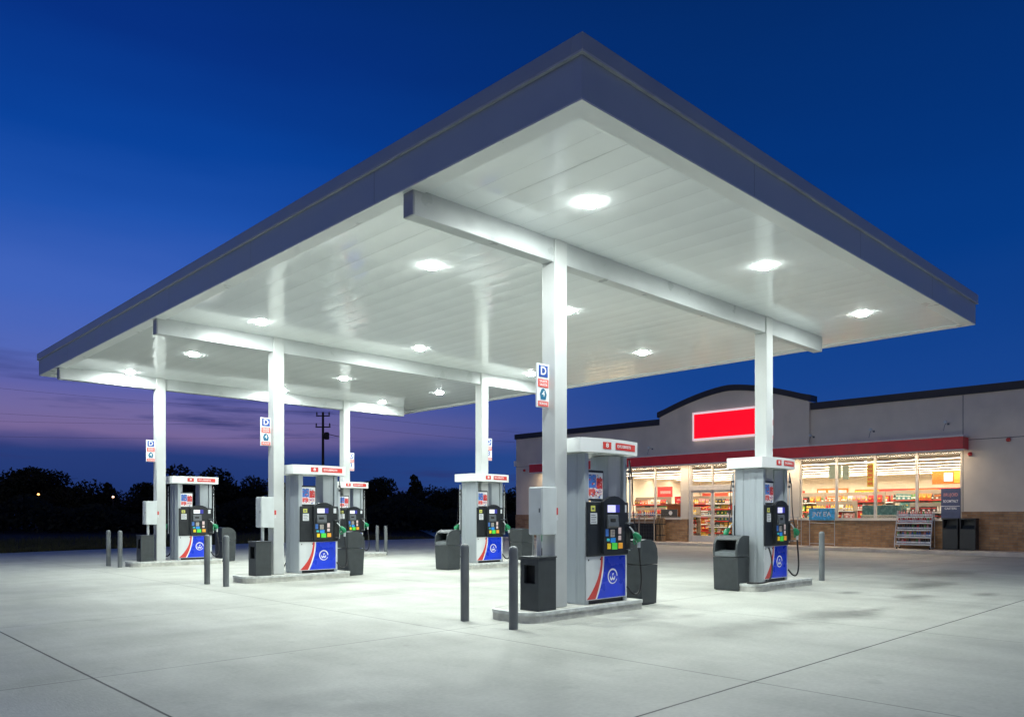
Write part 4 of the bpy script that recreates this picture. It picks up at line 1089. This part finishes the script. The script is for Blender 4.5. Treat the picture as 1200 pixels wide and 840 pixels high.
LAMPO = mat('lit_orange_lamp', (.8, .5, .3), .5, emit=(1.0, .42, .12), estr=5)
LAMPW = mat('lit_pale_lamp', (.8, .6, .5), .5, emit=(1.0, .6, .4), estr=4)
for px, ty, dep, m, lab in ((45, 579, 74, LAMPO, 'distant lamp glowing orange in front of the left trees'), (132.5, 582, 74, LAMPW, 'distant pale lamp below the pointed tree')):
    p = far_spot(px, dep); h = 1.5 + (CY - ty) * dep / F_PX
    o = thing('street_lamp', lab, 'street lamp', p, 0, 'distant lamps by the trees')
    b = MB(); b.tube([(0, 0, 0), (0, 0, h)], .04, POLEM, 6); b.build('pole', o)
    b = MB(); b.lathe([(.03, -.09), (.1, -.05), (.1, .04), (.04, .09)], (0, 0, h), m, 10); b.build('lamp_head', o)

# ------------------------------------------------------------------ dusk sky and light
world = bpy.data.worlds.new('World'); SC.world = world; world.use_nodes = True
nt = world.node_tree; N = nt.nodes; L = nt.links
bg = N['Background']
tc = N.new('ShaderNodeTexCoord'); sp = N.new('ShaderNodeSeparateXYZ'); L.new(tc.outputs['Generated'], sp.inputs[0])
nz = N.new('ShaderNodeTexNoise'); nz.inputs['Scale'].default_value = 1.0; nz.inputs['Detail'].default_value = 5
mz = N.new('ShaderNodeMapping'); mz.inputs['Scale'].default_value = (3.5, 3.5, 22); L.new(tc.outputs['Generated'], mz.inputs[0]); L.new(mz.outputs[0], nz.inputs['Vector'])
zm = N.new('ShaderNodeMath'); zm.operation = 'MULTIPLY_ADD'; L.new(nz.outputs[0], zm.inputs[0]); zm.inputs[1].default_value = .045
zo = N.new('ShaderNodeMath'); zo.operation = 'SUBTRACT'; L.new(sp.outputs[2], zo.inputs[0]); zo.inputs[1].default_value = .0225; L.new(zo.outputs[0], zm.inputs[2])
def ramp(stops):
    n = N.new('ShaderNodeValToRGB'); e = n.color_ramp.elements
    while len(e) < len(stops): e.new(.5)
    for el, (p, c) in zip(e, stops): el.position = p; el.color = (*lin(c), 1)
    L.new(zm.outputs[0], n.inputs[0]); return n.outputs[0]
lft = ramp([(0, (34, 52, 100)), (.035, (32, 56, 116)), (.072, (38, 60, 122)), (.084, (72, 74, 132)), (.097, (118, 102, 152)), (.115, (112, 104, 160)), (.14, (94, 98, 168)), (.18, (82, 104, 184)), (.245, (64, 100, 188)), (.33, (30, 82, 174)), (.4, (8, 66, 156)), (.5, (5, 48, 130)), (.62, (2, 38, 100)), (1, (2, 26, 70))])
rgt = ramp([(0, (50, 80, 142)), (.08, (34, 74, 146)), (.16, (22, 68, 144)), (.3, (4, 58, 134)), (.42, (2, 50, 120)), (.55, (2, 42, 104)), (1, (2, 26, 70))])
vd = N.new('ShaderNodeVectorMath'); vd.operation = 'DOT_PRODUCT'; L.new(tc.outputs['Generated'], vd.inputs[0]); vd.inputs[1].default_value = RT
mr = N.new('ShaderNodeMapRange'); L.new(vd.outputs['Value'], mr.inputs[0]); mr.inputs[1].default_value = -.42; mr.inputs[2].default_value = .25
mr.interpolation_type = 'SMOOTHSTEP'
mxs = N.new('ShaderNodeMix'); mxs.data_type = 'RGBA'; L.new(mr.outputs[0], mxs.inputs[0]); L.new(lft, mxs.inputs[6]); L.new(rgt, mxs.inputs[7])
bk = ramp([(0, (196, 178, 170)), (.12, (172, 164, 178)), (.35, (96, 116, 168)), (.6, (8, 50, 116)), (1, (2, 26, 70))])  # unseen brighter horizon behind the camera, added to light the shop front and fascia
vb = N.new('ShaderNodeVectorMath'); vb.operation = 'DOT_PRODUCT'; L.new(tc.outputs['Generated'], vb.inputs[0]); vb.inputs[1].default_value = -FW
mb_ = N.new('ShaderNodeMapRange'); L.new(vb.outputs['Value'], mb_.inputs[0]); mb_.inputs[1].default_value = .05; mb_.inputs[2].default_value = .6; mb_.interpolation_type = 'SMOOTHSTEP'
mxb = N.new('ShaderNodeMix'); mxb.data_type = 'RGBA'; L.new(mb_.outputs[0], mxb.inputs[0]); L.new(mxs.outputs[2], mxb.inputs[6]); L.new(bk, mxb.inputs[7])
# thin stretched cloud bands low in the west
mp = N.new('ShaderNodeMapping'); mp.inputs['Scale'].default_value = (1.6, 1.6, 17); mp.inputs['Location'].default_value = (3.1, .6, .4); L.new(tc.outputs['Generated'], mp.inputs[0])
ns = N.new('ShaderNodeTexNoise'); ns.inputs['Scale'].default_value = 1.6; ns.inputs['Detail'].default_value = 6; ns.inputs['Roughness'].default_value = .55; L.new(mp.outputs[0], ns.inputs['Vector'])
cr = N.new('ShaderNodeMapRange'); L.new(ns.outputs[0], cr.inputs[0]); cr.inputs[1].default_value = .46; cr.inputs[2].default_value = .58; cr.interpolation_type = 'SMOOTHSTEP'
el = N.new('ShaderNodeMapRange'); L.new(sp.outputs[2], el.inputs[0]); el.inputs[1].default_value = .2; el.inputs[2].default_value = .12
az = N.new('ShaderNodeMapRange'); L.new(vd.outputs['Value'], az.inputs[0]); az.inputs[1].default_value = .12; az.inputs[2].default_value = -.1
m1 = N.new('ShaderNodeMath'); m1.operation = 'MULTIPLY'; L.new(cr.outputs[0], m1.inputs[0]); L.new(el.outputs[0], m1.inputs[1])
m2 = N.new('ShaderNodeMath'); m2.operation = 'MULTIPLY'; L.new(m1.outputs[0], m2.inputs[0]); L.new(az.outputs[0], m2.inputs[1])
m3 = N.new('ShaderNodeMath'); m3.operation = 'MULTIPLY'; L.new(m2.outputs[0], m3.inputs[0]); m3.inputs[1].default_value = .85
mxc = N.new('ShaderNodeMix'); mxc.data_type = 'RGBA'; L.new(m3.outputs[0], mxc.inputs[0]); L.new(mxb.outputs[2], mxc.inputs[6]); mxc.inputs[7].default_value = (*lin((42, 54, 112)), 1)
sky = N.new('ShaderNodeTexSky'); sky.sky_type = 'NISHITA'; sky.sun_disc = False; sky.sun_elevation = R(-4); sky.sun_rotation = R(300)
ad = N.new('ShaderNodeMix'); ad.data_type = 'RGBA'; ad.blend_type = 'ADD'; ad.inputs[0].default_value = .03
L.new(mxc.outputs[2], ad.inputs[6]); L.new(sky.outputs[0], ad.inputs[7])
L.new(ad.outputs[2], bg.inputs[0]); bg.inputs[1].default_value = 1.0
sun_d = bpy.data.lights.new('sun', 'SUN'); sun_d.energy = .01; sun_d.angle = R(10); sun_d.color = (.8, .7, 1)
sun = bpy.data.objects.new('sun', sun_d); COL.objects.link(sun); sun.rotation_euler = (R(80), 0, R(130))

# ------------------------------------------------------------------ render settings
vs = SC.view_settings; vs.view_transform = 'Standard'; vs.look = 'None'; vs.exposure = 0; vs.gamma = 1; vs.use_curve_mapping = False
cy = SC.cycles
cy.use_denoising = True; cy.max_bounces = 8; cy.diffuse_bounces = 5; cy.glossy_bounces = 4; cy.transparent_max_bounces = 16
cy.sample_clamp_indirect = 6; cy.caustics_reflective = False; cy.caustics_refractive = False
